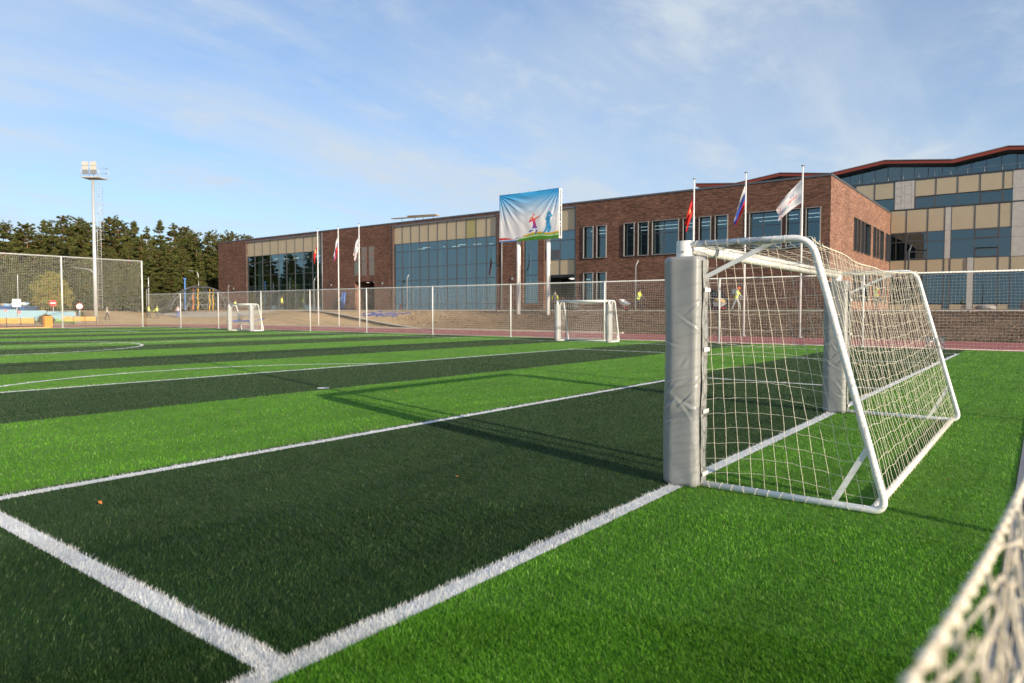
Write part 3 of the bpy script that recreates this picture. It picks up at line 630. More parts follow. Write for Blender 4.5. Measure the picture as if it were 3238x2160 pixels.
# ------------------------------------------------------------------ school building
def brick_mat(name, c1, c2, mortar, axis, bw=0.42, bh=0.068):
    m = bpy.data.materials.new(name); m.use_nodes = True; t = m.node_tree; p = t.nodes['Principled BSDF']; p.inputs['Roughness'].default_value = 0.8; p.inputs['Specular IOR Level'].default_value = 0.25
    tc = t.nodes.new('ShaderNodeTexCoord'); sp = t.nodes.new('ShaderNodeSeparateXYZ'); t.links.new(tc.outputs['Object'], sp.inputs[0])
    cb = t.nodes.new('ShaderNodeCombineXYZ'); t.links.new(sp.outputs[axis], cb.inputs[0]); t.links.new(sp.outputs[2], cb.inputs[1])
    b = t.nodes.new('ShaderNodeTexBrick'); t.links.new(cb.outputs[0], b.inputs['Vector']); b.inputs['Scale'].default_value = 1.0; b.inputs['Brick Width'].default_value = bw; b.inputs['Row Height'].default_value = bh
    b.inputs['Mortar Size'].default_value = 0.006; b.inputs['Color1'].default_value = c1+(1,); b.inputs['Color2'].default_value = c2+(1,); b.inputs['Mortar'].default_value = mortar+(1,); b.inputs['Bias'].default_value = -0.1; b.offset = 0.37; b.squash = 1.0
    n = t.nodes.new('ShaderNodeTexNoise'); n.inputs['Scale'].default_value = 1.0; n.inputs['Detail'].default_value = 4
    mp = t.nodes.new('ShaderNodeMapping'); mp.inputs['Scale'].default_value = (3.6, 15.0, 1); t.links.new(cb.outputs[0], mp.inputs[0]); t.links.new(mp.outputs[0], n.inputs['Vector'])
    r = t.nodes.new('ShaderNodeMapRange'); r.inputs[1].default_value = 0.3; r.inputs[2].default_value = 0.7; r.inputs[3].default_value = 0.62; r.inputs[4].default_value = 1.42; t.links.new(n.outputs[0], r.inputs[0])
    nl = t.nodes.new('ShaderNodeTexNoise'); nl.inputs['Scale'].default_value = 0.45; nl.inputs['Detail'].default_value = 5; t.links.new(cb.outputs[0], nl.inputs['Vector'])
    rl_ = t.nodes.new('ShaderNodeMapRange'); rl_.inputs[1].default_value = 0.3; rl_.inputs[2].default_value = 0.7; rl_.inputs[3].default_value = 0.84; rl_.inputs[4].default_value = 1.14; t.links.new(nl.outputs[0], rl_.inputs[0])
    ml = t.nodes.new('ShaderNodeMath'); ml.operation = 'MULTIPLY'; t.links.new(r.outputs[0], ml.inputs[0]); t.links.new(rl_.outputs[0], ml.inputs[1])
    mx = t.nodes.new('ShaderNodeMix'); mx.data_type = 'RGBA'; mx.blend_type = 'MULTIPLY'; mx.inputs[0].default_value = 1; t.links.new(b.outputs['Color'], mx.inputs[6]); t.links.new(ml.outputs[0], mx.inputs[7]); t.links.new(mx.outputs[2], p.inputs['Base Color'])
    # some courses stand proud of the wall: relief catches the raking sun
    bp = t.nodes.new('ShaderNodeBump'); bp.inputs['Strength'].default_value = 0.5; bp.inputs['Distance'].default_value = 0.015
    n3 = t.nodes.new('ShaderNodeTexNoise'); n3.inputs['Scale'].default_value = 1.0; mp3 = t.nodes.new('ShaderNodeMapping'); mp3.inputs['Scale'].default_value = (3.0, 14.7, 1); t.links.new(cb.outputs[0], mp3.inputs[0]); t.links.new(mp3.outputs[0], n3.inputs['Vector'])
    ad = t.nodes.new('ShaderNodeMath'); ad.operation = 'SUBTRACT'; t.links.new(n3.outputs[0], ad.inputs[0]); t.links.new(b.outputs['Fac'], ad.inputs[1]); t.links.new(ad.outputs[0], bp.inputs['Height']); t.links.new(bp.outputs[0], p.inputs['Normal'])
    return m
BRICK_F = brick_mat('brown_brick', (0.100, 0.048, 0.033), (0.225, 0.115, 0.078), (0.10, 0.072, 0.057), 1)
BRICK_S = brick_mat('brown_brick_sun_toned', (0.175, 0.085, 0.057), (0.38, 0.205, 0.14), (0.17, 0.12, 0.095), 0)  # same brick as the front, colours raised to paint in the gable's sunlight
PANEL = mat('beige_panel', (0.50, 0.405, 0.265), 0.38, 0.25, var=0.05, vscale=0.8)
PANEL2 = mat('olive_panel', (0.38, 0.33, 0.14), 0.38, 0.2, var=0.05, vscale=0.8)
STONE = mat('pale_stone', (0.46, 0.44, 0.40), 0.7, var=0.10, vscale=2.5)
FRAME = mat('window_frame_metal', (0.10, 0.105, 0.11), 0.4, 0.4)
JAMB = mat('jamb_metal', (0.30, 0.30, 0.29), 0.42, 0.3)
REDR = mat('red_fascia', (0.24, 0.040, 0.022), 0.5)
GREYR = mat('roof_grey', (0.16, 0.17, 0.19), 0.5, 0.3)
INT_D = mat('interior_dark', (0.07, 0.085, 0.085), 0.8)
INT_W = mat('interior_wall', (0.20, 0.25, 0.25), 0.8)
INT_C = mat('interior_column', (0.78, 0.82, 0.78), 0.7)
INT_L = mat('ceiling_lamp', (0.9,0.9,0.85), 0.5, emit=(1.0,0.95,0.85,0.9))
def glass_mat(name, tint, spec_f=0.20):
    m = bpy.data.materials.new(name); m.use_nodes = True; t = m.node_tree; t.nodes.clear()
    o = t.nodes.new('ShaderNodeOutputMaterial'); mx = t.nodes.new('ShaderNodeMixShader'); tr = t.nodes.new('ShaderNodeBsdfTransparent'); gl = t.nodes.new('ShaderNodeBsdfGlossy')
    tr.inputs[0].default_value = tint+(1,); gl.inputs['Roughness'].default_value = 0.012; gl.inputs[0].default_value = (0.58, 0.86, 0.98, 1)
    fr = t.nodes.new('ShaderNodeLayerWeight'); fr.inputs[0].default_value = 0.32
    ma = t.nodes.new('ShaderNodeMath'); ma.operation = 'MULTIPLY_ADD'; t.links.new(fr.outputs['Fresnel'], ma.inputs[0]); ma.inputs[1].default_value = 0.85; ma.inputs[2].default_value = spec_f; ma.use_clamp = True
    # panes are never quite flat
    tc = t.nodes.new('ShaderNodeTexCoord'); n = t.nodes.new('ShaderNodeTexNoise'); n.inputs['Scale'].default_value = 0.55; n.inputs['Detail'].default_value = 1; t.links.new(tc.outputs['Object'], n.inputs[0])
    b = t.nodes.new('ShaderNodeBump'); b.inputs['Strength'].default_value = 0.02; b.inputs['Distance'].default_value = 0.2; t.links.new(n.outputs[0], b.inputs['Height']); t.links.new(b.outputs[0], gl.inputs['Normal'])
    t.links.new(ma.outputs[0], mx.inputs[0]); t.links.new(tr.outputs[0], mx.inputs[1]); t.links.new(gl.outputs[0], mx.inputs[2]); t.links.new(mx.outputs[0], o.inputs[0]); return m
GLASS = glass_mat('teal_glass', (0.42, 0.60, 0.60))
GLASS_D = glass_mat('dark_glass', (0.30, 0.48, 0.55), 0.13)
IRID = mat('iridescent_panel', (0.20, 0.24, 0.20), 0.25, 0.5, col2=(0.30, 0.17, 0.13), vscale=0.7, vdet=1)

XF = 53.0; ZG = 1.60; ZT = 11.45
school = thing('school_building', 'long two-storey brown brick school with tall glazed bays behind the track', 'building', (XF, 52.0, ZG), world=True)
def wall_x(X, ya, yb, za, zb, opens, depth, name, material, parent):
    """wall on plane x = X (seen from -x) between ya<yb with openings (y0,y1,z0,z1) and their reveals"""
    m = MB(); Yc = sorted({ya, yb, *[o[0] for o in opens], *[o[1] for o in opens]}); Zc = sorted({za, zb, *[o[2] for o in opens], *[o[3] for o in opens]})
    Yc = [y for y in Yc if ya <= y <= yb]; Zc = [z for z in Zc if za <= z <= zb]
    for i in range(len(Yc)-1):
        for j in range(len(Zc)-1):
            cy, cz = (Yc[i]+Yc[i+1])/2, (Zc[j]+Zc[j+1])/2
            if any(o[0] < cy < o[1] and o[2] < cz < o[3] for o in opens): continue
            y0, y1, z0, z1 = Yc[i], Yc[i+1], Zc[j], Zc[j+1]; m.add([(X,y1,z0),(X,y0,z0),(X,y0,z1),(X,y1,z1)], [(0,1,2,3)])
    for (y0,y1,z0,z1) in opens:
        D = X+depth; m.add([(X,y1,z0),(D,y1,z0),(D,y1,z1),(X,y1,z1)], [(0,1,2,3)]); m.add([(X,y0,z0),(X,y0,z1),(D,y0,z1),(D,y0,z0)], [(0,1,2,3)])
        m.add([(X,y0,z1),(X,y1,z1),(D,y1,z1),(D,y0,z1)], [(0,1,2,3)]); m.add([(X,y0,z0),(D,y0,z0),(D,y1,z0),(X,y1,z0)], [(0,1,2,3)])
    return m.build(name, material, parent)
# openings on the long front (y0,y1,z0,z1)
CW1 = (70.12, 86.9, ZG, 11.28); CW2 = (41.74, 56.86, ZG, 11.28); STRIP = (36.5, 38.3, 2.25, 9.1); CW3 = (32.35, 35.8, ZG, 11.28)
ENTRY = (60.02, 63.55, ZG, 5.02)
WIN_U = [(30.35,31.31),(28.99,29.91),(26.20,27.14),(24.85,25.76),(22.08,24.42),(20.68,21.63),(19.31,20.24),(17.92,18.89),(13.73,16.12),(12.35,13.32),(10.95,11.91)]
WIN_L = [(30.34,31.28),(28.97,29.88)]
opens = [CW1, CW2, STRIP, CW3, ENTRY]+[(a,b,6.38,9.2) for a,b in WIN_U]+[(a,b,2.36,5.0) for a,b in WIN_L]
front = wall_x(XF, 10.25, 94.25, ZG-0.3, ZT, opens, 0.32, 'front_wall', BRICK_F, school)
# gable towards the sun
def wall_y(Y, xa, xb, za, zb, opens, depth, name, material, parent):
    m = MB(); Xc = sorted({xa, xb, *[o[0] for o in opens], *[o[1] for o in opens]}); Zc = sorted({za, zb, *[o[2] for o in opens], *[o[3] for o in opens]})
    for i in range(len(Xc)-1):
        for j in range(len(Zc)-1):
            cx, cz = (Xc[i]+Xc[i+1])/2, (Zc[j]+Zc[j+1])/2
            if any(o[0] < cx < o[1] and o[2] < cz < o[3] for o in opens): continue
            m.add([(Xc[i],Y,Zc[j]),(Xc[i+1],Y,Zc[j]),(Xc[i+1],Y,Zc[j+1]),(Xc[i],Y,Zc[j+1])], [(0,1,2,3)])
    for (x0,x1,z0,z1) in opens:
        D = Y+depth; m.add([(x0,Y,z0),(x0,Y,z1),(x0,D,z1),(x0,D,z0)], [(0,1,2,3)]); m.add([(x1,Y,z0),(x1,D,z0),(x1,D,z1),(x1,Y,z1)], [(0,1,2,3)])
        m.add([(x0,Y,z1),(x1,Y,z1),(x1,D,z1),(x0,D,z1)], [(0,1,2,3)]); m.add([(x0,Y,z0),(x0,D,z0),(x1,D,z0),(x1,Y,z0)], [(0,1,2,3)])
    return m.build(name, material, parent)
GW = [(60.8,61.75),(62.25,63.1),(63.65,64.6),(65.1,67.5),(68.9,70.0),(70.65,71.4),(72.1,73.8),(75.1,76.0),(76.5,77.4)]
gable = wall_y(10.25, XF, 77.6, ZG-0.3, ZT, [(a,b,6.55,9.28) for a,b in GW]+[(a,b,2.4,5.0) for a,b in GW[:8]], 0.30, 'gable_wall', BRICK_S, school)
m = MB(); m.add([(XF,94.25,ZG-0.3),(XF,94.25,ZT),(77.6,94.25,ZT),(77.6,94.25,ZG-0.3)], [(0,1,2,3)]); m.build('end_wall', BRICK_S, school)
m = MB(); m.box(XF+0.02, 77.6, 10.27, 94.23, ZT-0.35, ZT-0.05); roof = m.build('roof', GREYR, school)
m = MB(); m.box(XF-0.06, XF+0.35, 10.19, 94.31, ZT, ZT+0.14); m.box(XF+0.36, 77.6, 10.19, 10.5, ZT, ZT+0.14); m.build('coping', mat('coping_grey', (0.10,0.11,0.125), 0.45, 0.2), roof)
# interior: floors, back wall, columns, lamps
m = MB(); m.box(XF+7, XF+7.2, 10.6, 94, ZG, ZT-0.4); m.build('inner_wall', INT_W, school)
m = MB(); m.box(XF+0.45, XF+7, 10.6, 94, ZG-0.2, ZG+0.05); m.box(XF+0.45, XF+7, 10.6, 94, 9.35, 9.5); m.build('hall_floor', INT_D, school)
m = MB(); m.box(XF+0.45, XF+7, 10.6, 41.5, 5.15, 6.2); m.build('storey_floor', INT_D, school)
for ysp in (85.4, 80.6, 75.2, 71.2, 55.2, 50.6, 46.5, 42.8):
    m = MB(); m.tube([(XF+1.3, ysp, ZG), (XF+1.3, ysp, 9.3)], 0.30, 14); m.build('column', INT_C, school)
for k in range(16):
    yy_ = (83-k*1.55) if k < 8 else (55.5-(k-8)*1.8); m = MB(); m.box(XF+2.2+0.5*(k%3), XF+2.3+0.5*(k%3), yy_-0.55, yy_+0.55, 8.75, 8.8); m.build('ceiling_lamp', INT_L, school)
for k, (a, b) in enumerate(WIN_U):
    for j in range(2): m = MB(); m.box(XF+1.6+1.5*j, XF+1.7+1.5*j, a-0.1+0.05*j, b+0.3, 9.0-0.1*j, 9.04-0.1*j); m.build('ceiling_lamp', INT_L, school)
def window_x(X, y0, y1, z0, z1, bars_y=(), bars_z=(), parent=school, proud=0.13, jw=0.05):
    w_ = MB(); P0 = X-proud; D = X+0.26
    w_.box(P0, D, y0-jw, y0, z0-jw, z1+jw); w_.box(P0, D, y1, y1+jw, z0-jw, z1+jw); w_.box(P0, D, y0, y1, z1, z1+jw); w_.box(P0, D, y0, y1, z0-jw, z0)
    wo = w_.build('window', JAMB, parent)
    f = MB(); g0, g1_ = X+0.17, X+0.24; t = 0.06
    f.box(g0, g1_, y0+0.002, y0+t, z0, z1); f.box(g0, g1_, y1-t, y1-0.002, z0, z1); f.box(g0, g1_, y0+t, y1-t, z1-t, z1-0.002); f.box(g0, g1_, y0+t, y1-t, z0+0.002, z0+t)
    for y in bars_y: f.box(g0+0.004, g1_-0.004, y-0.035, y+0.035, z0+t, z1-t)
    for z in bars_z: f.box(g0+0.002, g1_-0.002, y0+t, y1-t, z-0.03, z+0.03)
    f.build('frame', FRAME, wo)
    ys_ = [y0+t]+list(bars_y)+[y1-t]; zs_ = [z0+t]+list(bars_z)+[z1-t]
    for i in range(len(ys_)-1):
        for j in range(len(zs_)-1):
            q = MB(); xg = X+0.205; q.add([(xg,ys_[i+1],zs_[j]),(xg,ys_[i],zs_[j]),(xg,ys_[i],zs_[j+1]),(xg,ys_[i+1],zs_[j+1])], [(0,1,2,3)]); q.build('pane', GLASS_D, wo)
for a,b in WIN_U:
    if b-a > 1.5: window_x(XF, a, b, 6.38, 9.2, bars_y=[b-(b-a)*0.4], bars_z=[8.2])
    else: window_x(XF, a, b, 6.38, 9.2, bars_z=[8.2])
for a,b in WIN_L: window_x(XF, a, b, 2.36, 5.0)
def curtain(X, ya, yb, nb, zs, top_panel, parent, rec=0.22, name='curtain_wall', bottom_panel=None, panel_mats=None, z_first_panel=None):
    """glazed bay: mullions and transoms as one grid, each pane and panel its own piece"""
    f = MB(); x0, x1 = X+rec-0.05, X+rec+0.05; Yc = np.linspace(ya, yb, nb+1)
    zb, zt = zs[0], zs[-1]
    for i, y in enumerate(Yc):
        hw = 0.035
        lo, hi = y-hw, y+hw
        if i == 0: lo, hi = y+0.002, y+0.07
        if i == nb: lo, hi = y-0.07, y-0.002
        f.box(x0, x1, lo, hi, zb, zt)
    for j, z in enumerate(zs): f.box(x0+0.006, x1-0.006, ya+0.07, yb-0.07, z-0.03, z+0.03)
    fo = f.build(name, FRAME, parent)
    for i in range(nb):
        for j in range(len(zs)-1):
            y0, y1, z0, z1 = Yc[i]+0.036, Yc[i+1]-0.036, zs[j]+0.031, zs[j+1]-0.031; q = MB(); pan = (j in top_panel)
            if pan:
                q.box(X+rec-0.015, X+rec+0.03, y0, y1, z0, z1); q.build('panel', (panel_mats or {}).get((i,j), PANEL), fo)
            else:
                xg = X+rec; q.add([(xg,y1,z0),(xg,y0,z0),(xg,y0,z1),(xg,y1,z1)], [(0,1,2,3)]); q.build('pane', GLASS, fo)
    return fo
ZS = [ZG+0.02, 2.3, 5.0, 6.41, 8.2, 9.12, 11.26]
ZS = [ZG+0.02, 2.3, 4.95, 6.41, 8.2, 9.12, 11.26]
curtain(XF, CW1[0], CW1[1], 9, ZS, {5}, school)
curtain(XF, CW2[0], CW2[1], 11, ZS, {5}, school, panel_mats={(2,5): PANEL2})
curtain(XF, STRIP[0], STRIP[1], 1, [2.27, 5.03, 6.43, 9.08], set(), school)
curtain(XF, CW3[0], CW3[1], 2, [4.95, 6.38, 8.2, 9.08, 11.26], {0, 3}, school)
op = MB(); op.box(XF+0.12, XF+0.28, 34.12, 35.6, 6.5, 7.35); op.build('opening_light', FRAME, school)
# covered passage under the third bay and the recessed entrance
m = MB(); m.box(XF+0.3, XF+6, CW3[0], CW3[1], 4.75, 4.9); m.build('passage_ceiling', INT_D, school)
m = MB(); m.box(XF+6, XF+6.1, CW3[0]-2, CW3[1]+2, ZG, 4.9); m.build('passage_back', INT_D, school)
for k in range(3): m = MB(); m.box(XF+1.2+k*1.3, XF+1.35+k*1.3, 33.0+0.7*(k%2), 33.7+0.7*(k%2), 4.62, 4.68); m.build('passage_lamp', INT_L, school)
m = MB(); m.box(XF+3.0, XF+3.1, ENTRY[0], ENTRY[1], ZG, 5.0); m.build('entrance_back', INT_D, school)
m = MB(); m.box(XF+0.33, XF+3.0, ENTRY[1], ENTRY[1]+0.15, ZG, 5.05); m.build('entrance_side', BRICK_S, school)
for k in range(2): m = MB(); m.box(XF+1.0, XF+1.2, 61.0+k*1.3, 61.3+k*1.3, 4.93, 4.97); m.build('entrance_lamp', INT_L, school)
for (a,b) in ((62.84,63.6),(61.34,62.25),(60.05,60.97)):
    for (z0,z1) in ((5.72,7.40),(7.46,9.1)): m = MB(); m.box(XF-0.015, XF+0.05, a, b, z0, z1); m.build('coloured_panel', IRID, school)
for y in (86.98, 70.02, 56.95, 41.64, 32.25): m = MB(); m.box(XF-0.03, XF+0.2, y-0.06, y+0.06, ZG, 11.3); m.build('edge_trim', DARKM, school)
for k, (a,b) in enumerate(GW):
    for (z0,z1) in ((6.55,9.28),(2.4,5.0)):
        if z0 < 3 and k == 8: continue
        wb = MB(); wb.box(a,a+0.05,10.16,10.5,z0,z1); wb.box(b-0.05,b,10.16,10.5,z0,z1); wb.box(a+0.05,b-0.05,10.16,10.5,z1-0.05,z1); wb.box(a+0.05,b-0.05,10.16,10.5,z0,z0+0.05)
        wo = wb.build('gable_window', FRAME, school); q = MB(); q.add([(a+0.05,10.44,z0),(b-0.05,10.44,z0),(b-0.05,10.44,z1),(a+0.05,10.44,z1)], [(0,1,2,3)]); q.build('pane', GLASS_D, wo)
        if b-a > 2: q = MB(); q.box(a+0.75,a+0.83,10.38,10.46,z0+0.05,z1-0.05); q.build('mullion', FRAME, wo)
m = MB(); m.box(XF+0.6, 77.2, 12.6, 12.7, ZG, ZT-0.4); m.build('gable_inner_wall', INT_D, school)
# small fittings on the brick front
for y in (39.6, 58.6, 68.0, 90.2): m = MB(); m.box(XF-0.10, XF-0.005, y-0.10, y+0.10, 4.6, 4.85); m.build('wall_lamp', GREYM, school)
for (y,z) in ((21.0,5.6),(17.2,5.75),(17.2,3.1),(66.4,3.0)): m = MB(); m.box(XF-0.03, XF-0.005, y-0.28, y+0.28, z-0.2, z+0.2); m.build('vent_grille', GREYM, school)
for y in (69.7, 40.9): m = MB(); m.tube([(XF-0.07,y,ZG),(XF-0.07,y,11.3)], 0.05, 8); m.build('downpipe', GREYM, school)
# plank left on the roof
pl = thing('roof_plank', 'long timber boards propped above the roof edge of the left glazed bay', 'planks', (XF+1.5, 53.0, ZT), world=True)
m = MB(); m.beam((XF+1.6, 58.6, 12.35), (XF+1.6, 51.2, 12.12), 0.5, 0.08); m.build('board', mat('raw_timber', (0.50,0.34,0.18), 0.8, var=0.15, vscale=3), pl)
m = MB(); m.beam((XF+1.6, 56.0, 12.42), (XF+1.6, 51.5, 12.22), 0.45, 0.1); m.build('board', mat('raw_timber2', (0.25,0.16,0.09), 0.8), pl)
for y in (57.0, 54.9, 53.6, 52.0): m = MB(); m.tube([(XF+1.6,y,11.45),(XF+1.6,y,12.25)], 0.03, 6); m.build('prop', GREYM, pl)

# glazed classroom wing, set back to the right
XW = 77.6
wing = thing('classroom_wing', 'tall glazed classroom wing with beige panels and a red zigzag roof', 'building', (XW, 6.0, ZG), world=True)
def bay(y0, y1, z0, z1, kind):
    q = MB(); a, b = min(y0,y1)+0.05, max(y0,y1)-0.05
    if kind == 'p': q.box(XW-0.02, XW+0.06, a, b, z0+0.04, z1-0.04); q.build('panel', PANEL, wing)
    elif kind == 's': q.box(XW-0.05, XW+0.06, a-0.02, b+0.02, z0+0.01, z1-0.01); q.build('stone_panel', STONE, wing)
    elif kind == 'g': q.add([(XW+0.03,b,z0+0.04),(XW+0.03,a,z0+0.04),(XW+0.03,a,z1-0.04),(XW+0.03,b,z1-0.04)], [(0,1,2,3)]); q.build('pane', GLASS_D, wing)
    elif kind == 'o':
        f = MB(); t = 0.09
        f.box(XW-0.06, XW+0.04, a, a+t, z0+0.05, z1-0.05); f.box(XW-0.06, XW+0.04, b-t, b, z0+0.05, z1-0.05); f.box(XW-0.06, XW+0.04, a+t, b-t, z0+0.05, z0+0.05+t); f.box(XW-0.06, XW+0.04, a+t, b-t, z1-0.05-t, z1-0.05)
        fo = f.build('opening_window', FRAME, wing); q.add([(XW,b-t,z0+0.1),(XW,a+t,z0+0.1),(XW,a+t,z1-0.1),(XW,b-t,z1-0.1)], [(0,1,2,3)]); q.build('pane', GLASS_D, fo)
YB = [10.22, 8.82, 6.98, 5.54, 5.03, 3.12, 1.22, 0.28]
cols = ['x','x','x','s','x','x','x']
for i in range(len(YB)-1):
    y0, y1 = YB[i], YB[i+1]
    if i == 3:
        bay(y0,y1,9.42,11.7,'s'); bay(y0,y1,6.7,8.5,'s'); bay(y0,y1,8.5,9.42,'s'); bay(y0,y1,5.3,6.7,'p'); bay(y0,y1,ZG,5.3,'g'); continue
    bay(y0,y1,9.42,11.7,'p'); bay(y0,y1,5.3,6.7,'p')
    bay(y0,y1,8.5,9.42,'o' if i in (1,5) else 'g')
    if i in (1,5): bay(y0,y1,7.6,8.5,'g'); bay(y0,y1,6.7,7.6,'o')
    else: bay(y0,y1,6.7,8.5,'g')
    bay(y0,y1,2.3,5.3,'g'); bay(y0,y1,ZG,2.3,'p')
yy_ = 0.28
for i in range(9):
    y1 = yy_-(1.45 if i % 5 in (0,1) else 1.9); k = 's' if i % 5 in (0,1) else 'p'
    bay(yy_,y1,9.42,11.7,k); bay(yy_,y1,8.5,9.42,'s' if k == 's' else 'g'); bay(yy_,y1,6.7,8.5,'s' if k == 's' else 'g'); bay(yy_,y1,5.3,6.7,'p'); bay(yy_,y1,ZG,5.3,'g')
    bay(yy_,y1,12.95,14.6,k); bay(yy_,y1,11.72,12.95,'s' if k == 's' else 'g'); yy_ = y1
YEND = yy_
m = MB(); m.box(XW-0.12, XW+0.08, 3.15, 3.62, ZG, 6.7); m.build('stone_pier', STONE, wing)
UY = [13.5, 11.74, 9.95, 8.16, 6.36, 4.57, 2.78, 0.98, 0.06]
for i in range(len(UY)-1):
    if i == 2:
        # pale stone slabs of uneven size
        for (a,b,z0,z1) in ((9.9,9.35,13.9,14.58),(9.9,9.35,13.1,13.9),(9.9,9.35,12.4,13.1),(9.9,9.35,11.75,12.4),(9.35,9.05,13.5,14.58),(9.35,9.05,12.7,13.5),(9.35,9.05,11.75,12.7),(9.05,8.45,14.1,14.58),(9.05,8.45,13.2,14.1),(9.05,8.45,12.3,13.2),(9.05,8.45,11.75,12.3),(8.45,8.2,13.0,14.58),(8.45,8.2,11.75,13.0)):
            q = MB(); q.box(XW-0.06-0.012*random.random(), XW+0.06, b+0.008, a-0.008, z0+0.008, z1-0.008); q.build('stone_slab', STONE, wing)
        continue
    bay(UY[i],UY[i+1],12.93,14.55,'p'); bay(UY[i],UY[i+1],11.72,12.93,'o' if i in (3,6) else 'g')
mu = MB()
for y in YB: mu.box(XW-0.045, XW+0.1, y-0.05, y+0.05, ZG, 11.70)
for y in UY: mu.box(XW-0.045, XW+0.1, y-0.05, y+0.05, 11.76, 14.6)
mu.build('mullions', FRAME, wing, kind='stuff')
tr_ = MB()
for z, hh in ((11.70,0.10),(14.60,0.12)): tr_.box(XW-0.10, XW+0.12, YEND, 14.0 if z > 12 else 10.24, z, z+hh)
tr_.build('roof_edge', DARKM, wing)
for z in (5.3, 6.7, 8.5, 9.42): m = MB(); m.box(XW-0.03, XW+0.09, YEND, 10.2, z-0.035, z+0.035); m.build('transom', FRAME, wing)
m = MB(); m.box(XW+0.3, XW+14, YEND, 30.0, 11.4, 11.55); m.box(XW+0.3, XW+14, YEND, 30, 14.4, 14.55); m.box(XW+0.3, XW+6, YEND, 10.2, 5.4, 5.9); m.build('floor_slab', INT_D, wing)
m = MB(); m.box(XW+5, XW+5.2, YEND, 30.0, ZG, 14.4); m.build('inner_wall', INT_D, wing)
for k in range(16): y = 9.4-0.95*(k%8); z = 11.3 if k < 8 else 14.3; m = MB(); m.box(XW+1.0+0.8*(k%2), XW+1.5+0.8*(k%2), y-0.05, y+0.05, z-0.03, z); m.build('ceiling_lamp', INT_L, wing)
# clerestory and zigzag roof
XC = 80.0
zig = [(-16,16.4),(-9.9,17.05),(-4.6,16.42),(0.76,17.1),(5.1,16.42),(11.1,17.12),(16.3,16.42),(21.6,17.1),(26.6,16.5),(31.5,17.0)]
rf = MB()
n = len(zig); top = [(XC-1.2, y, z) for y,z in zig]; bot = [(XC-1.2, y, z-0.34) for y,z in zig]
for i in range(n-1):
    a, b, c, d = top[i], top[i+1], bot[i+1], bot[i]; bk = lambda q: (q[0]+16, q[1], q[2])
    rf.add([d,c,b,a], [(0,1,2,3)], 0); rf.add([a,b,bk(b),bk(a)], [(0,1,2,3)], 1); rf.add([d,bk(d),bk(c),c], [(0,1,2,3)], 2)
rf.add([top[-1],bot[-1],(XC+14.8,31.5,16.66),(XC+14.8,31.5,17.0)], [(0,1,2,3)], 0)
zr = rf.build('zigzag_roof', [REDR, GREYR, DARKM], wing)
e = MB()
for i in range(n-1): e.beam((XC-1.22,zig[i][0],zig[i][1]+0.03), (XC-1.22,zig[i+1][0],zig[i+1][1]+0.03), 0.12, 0.06)
e.build('roof_edge_strip', GREYM, zr)
cy = [14.6-1.2*k for k in range(26)]
def zroof(y): return float(np.interp(y, [q[0] for q in zig], [q[1] for q in zig]))-0.36
for k in range(-12, 22):
    y0 = 14.6-1.21*k; y1 = y0-1.21
    if y0 > 31 or y1 < -16: continue
    q = MB(); q.add([(XC,y0-0.03,14.7),(XC,y1+0.03,14.7),(XC,y1+0.03,zroof(y1+0.03)),(XC,y0-0.03,zroof(y0-0.03))], [(0,1,2,3)]); q.build('clerestory_pane', GLASS_D, wing)
    f = MB(); f.box(XC-0.04, XC+0.04, y0-0.026, y0+0.026, 14.7, zroof(y0)); f.build('clerestory_mullion', FRAME, wing)
    if y0 > -14: d = MB(); d.beam((XC+0.9,y0,14.8), (XC+0.9,y0-(1.0 if k%2 else -1.0),zroof(y0)-0.1), 0.09, 0.09); d.build('truss_bar', INT_C, wing)
rl = MB(); rl.tube([(XW+0.4,YEND,15.25),(XW+0.4,16.5,15.25)], 0.018, 6); rl.build('roof_rail', GREYM, wing)
for k in range(20): y = 16-1.35*k; m = MB(); m.tube([(XW+0.4,y,14.6),(XW+0.4,y,15.25)], 0.015, 5); m.build('rail_post', GREYM, wing)

# ------------------------------------------------------------------ billboard with a loose banner
def inside(poly, X, Y):
    c = np.zeros(X.shape, bool); n = len(poly)
    for i in range(n):
        x0,y0 = poly[i]; x1,y1 = poly[(i+1)%n]
        k = ((y0 > Y) != (y1 > Y)) & (X < (x1-x0)*(Y-y0)/(y1-y0+1e-12)+x0); c ^= k
    return c
def capsule(X, Y, pts, r0, r1=None):
    m = np.zeros(X.shape, bool); r1 = r0 if r1 is None else r1
    for i in range(len(pts)-1):
        a = np.array(pts[i]); b = np.array(pts[i+1]); d = b-a; t = np.clip(((X-a[0])*d[0]+(Y-a[1])*d[1])/(d@d), 0, 1)
        rr = r0+(r1-r0)*(i+t)/(len(pts)-1); m |= np.hypot(X-a[0]-t*d[0], Y-a[1]-t*d[1]) < rr
    return m
BX, BY0, BY1, BZ0, BZ1 = 44.0, 34.05, 28.08, 7.25, 11.18
bb = thing('billboard', 'billboard on two white poles with a creased blue and white sports banner', 'billboard', (BX+0.3, 30.9, 1.2), world=True)
for y in (32.31, 29.33): m = MB(); m.tube([(BX+0.35,y,float(hgt(BX+0.3,y))-0.1),(BX+0.35,y,10.9)], 0.17, 20); m.build('pole', WHITE, bb)
m = MB()
for y in (BY0-0.04, BY1+0.04):
    m.box(BX+0.04, BX+0.12, y-0.04, y+0.04, BZ0, BZ1); m.box(BX+0.34, BX+0.42, y-0.04, y+0.04, BZ0, BZ1)
    for z in (BZ0+0.1, BZ0+1.3, BZ0+2.6, BZ1-0.1): m.box(BX+0.12, BX+0.34, y-0.03, y+0.03, z-0.03, z+0.03)
for z in (BZ0+0.06, BZ1-0.06): m.box(BX+0.05, BX+0.16, BY1+0.1, BY0-0.1, z-0.05, z+0.05)
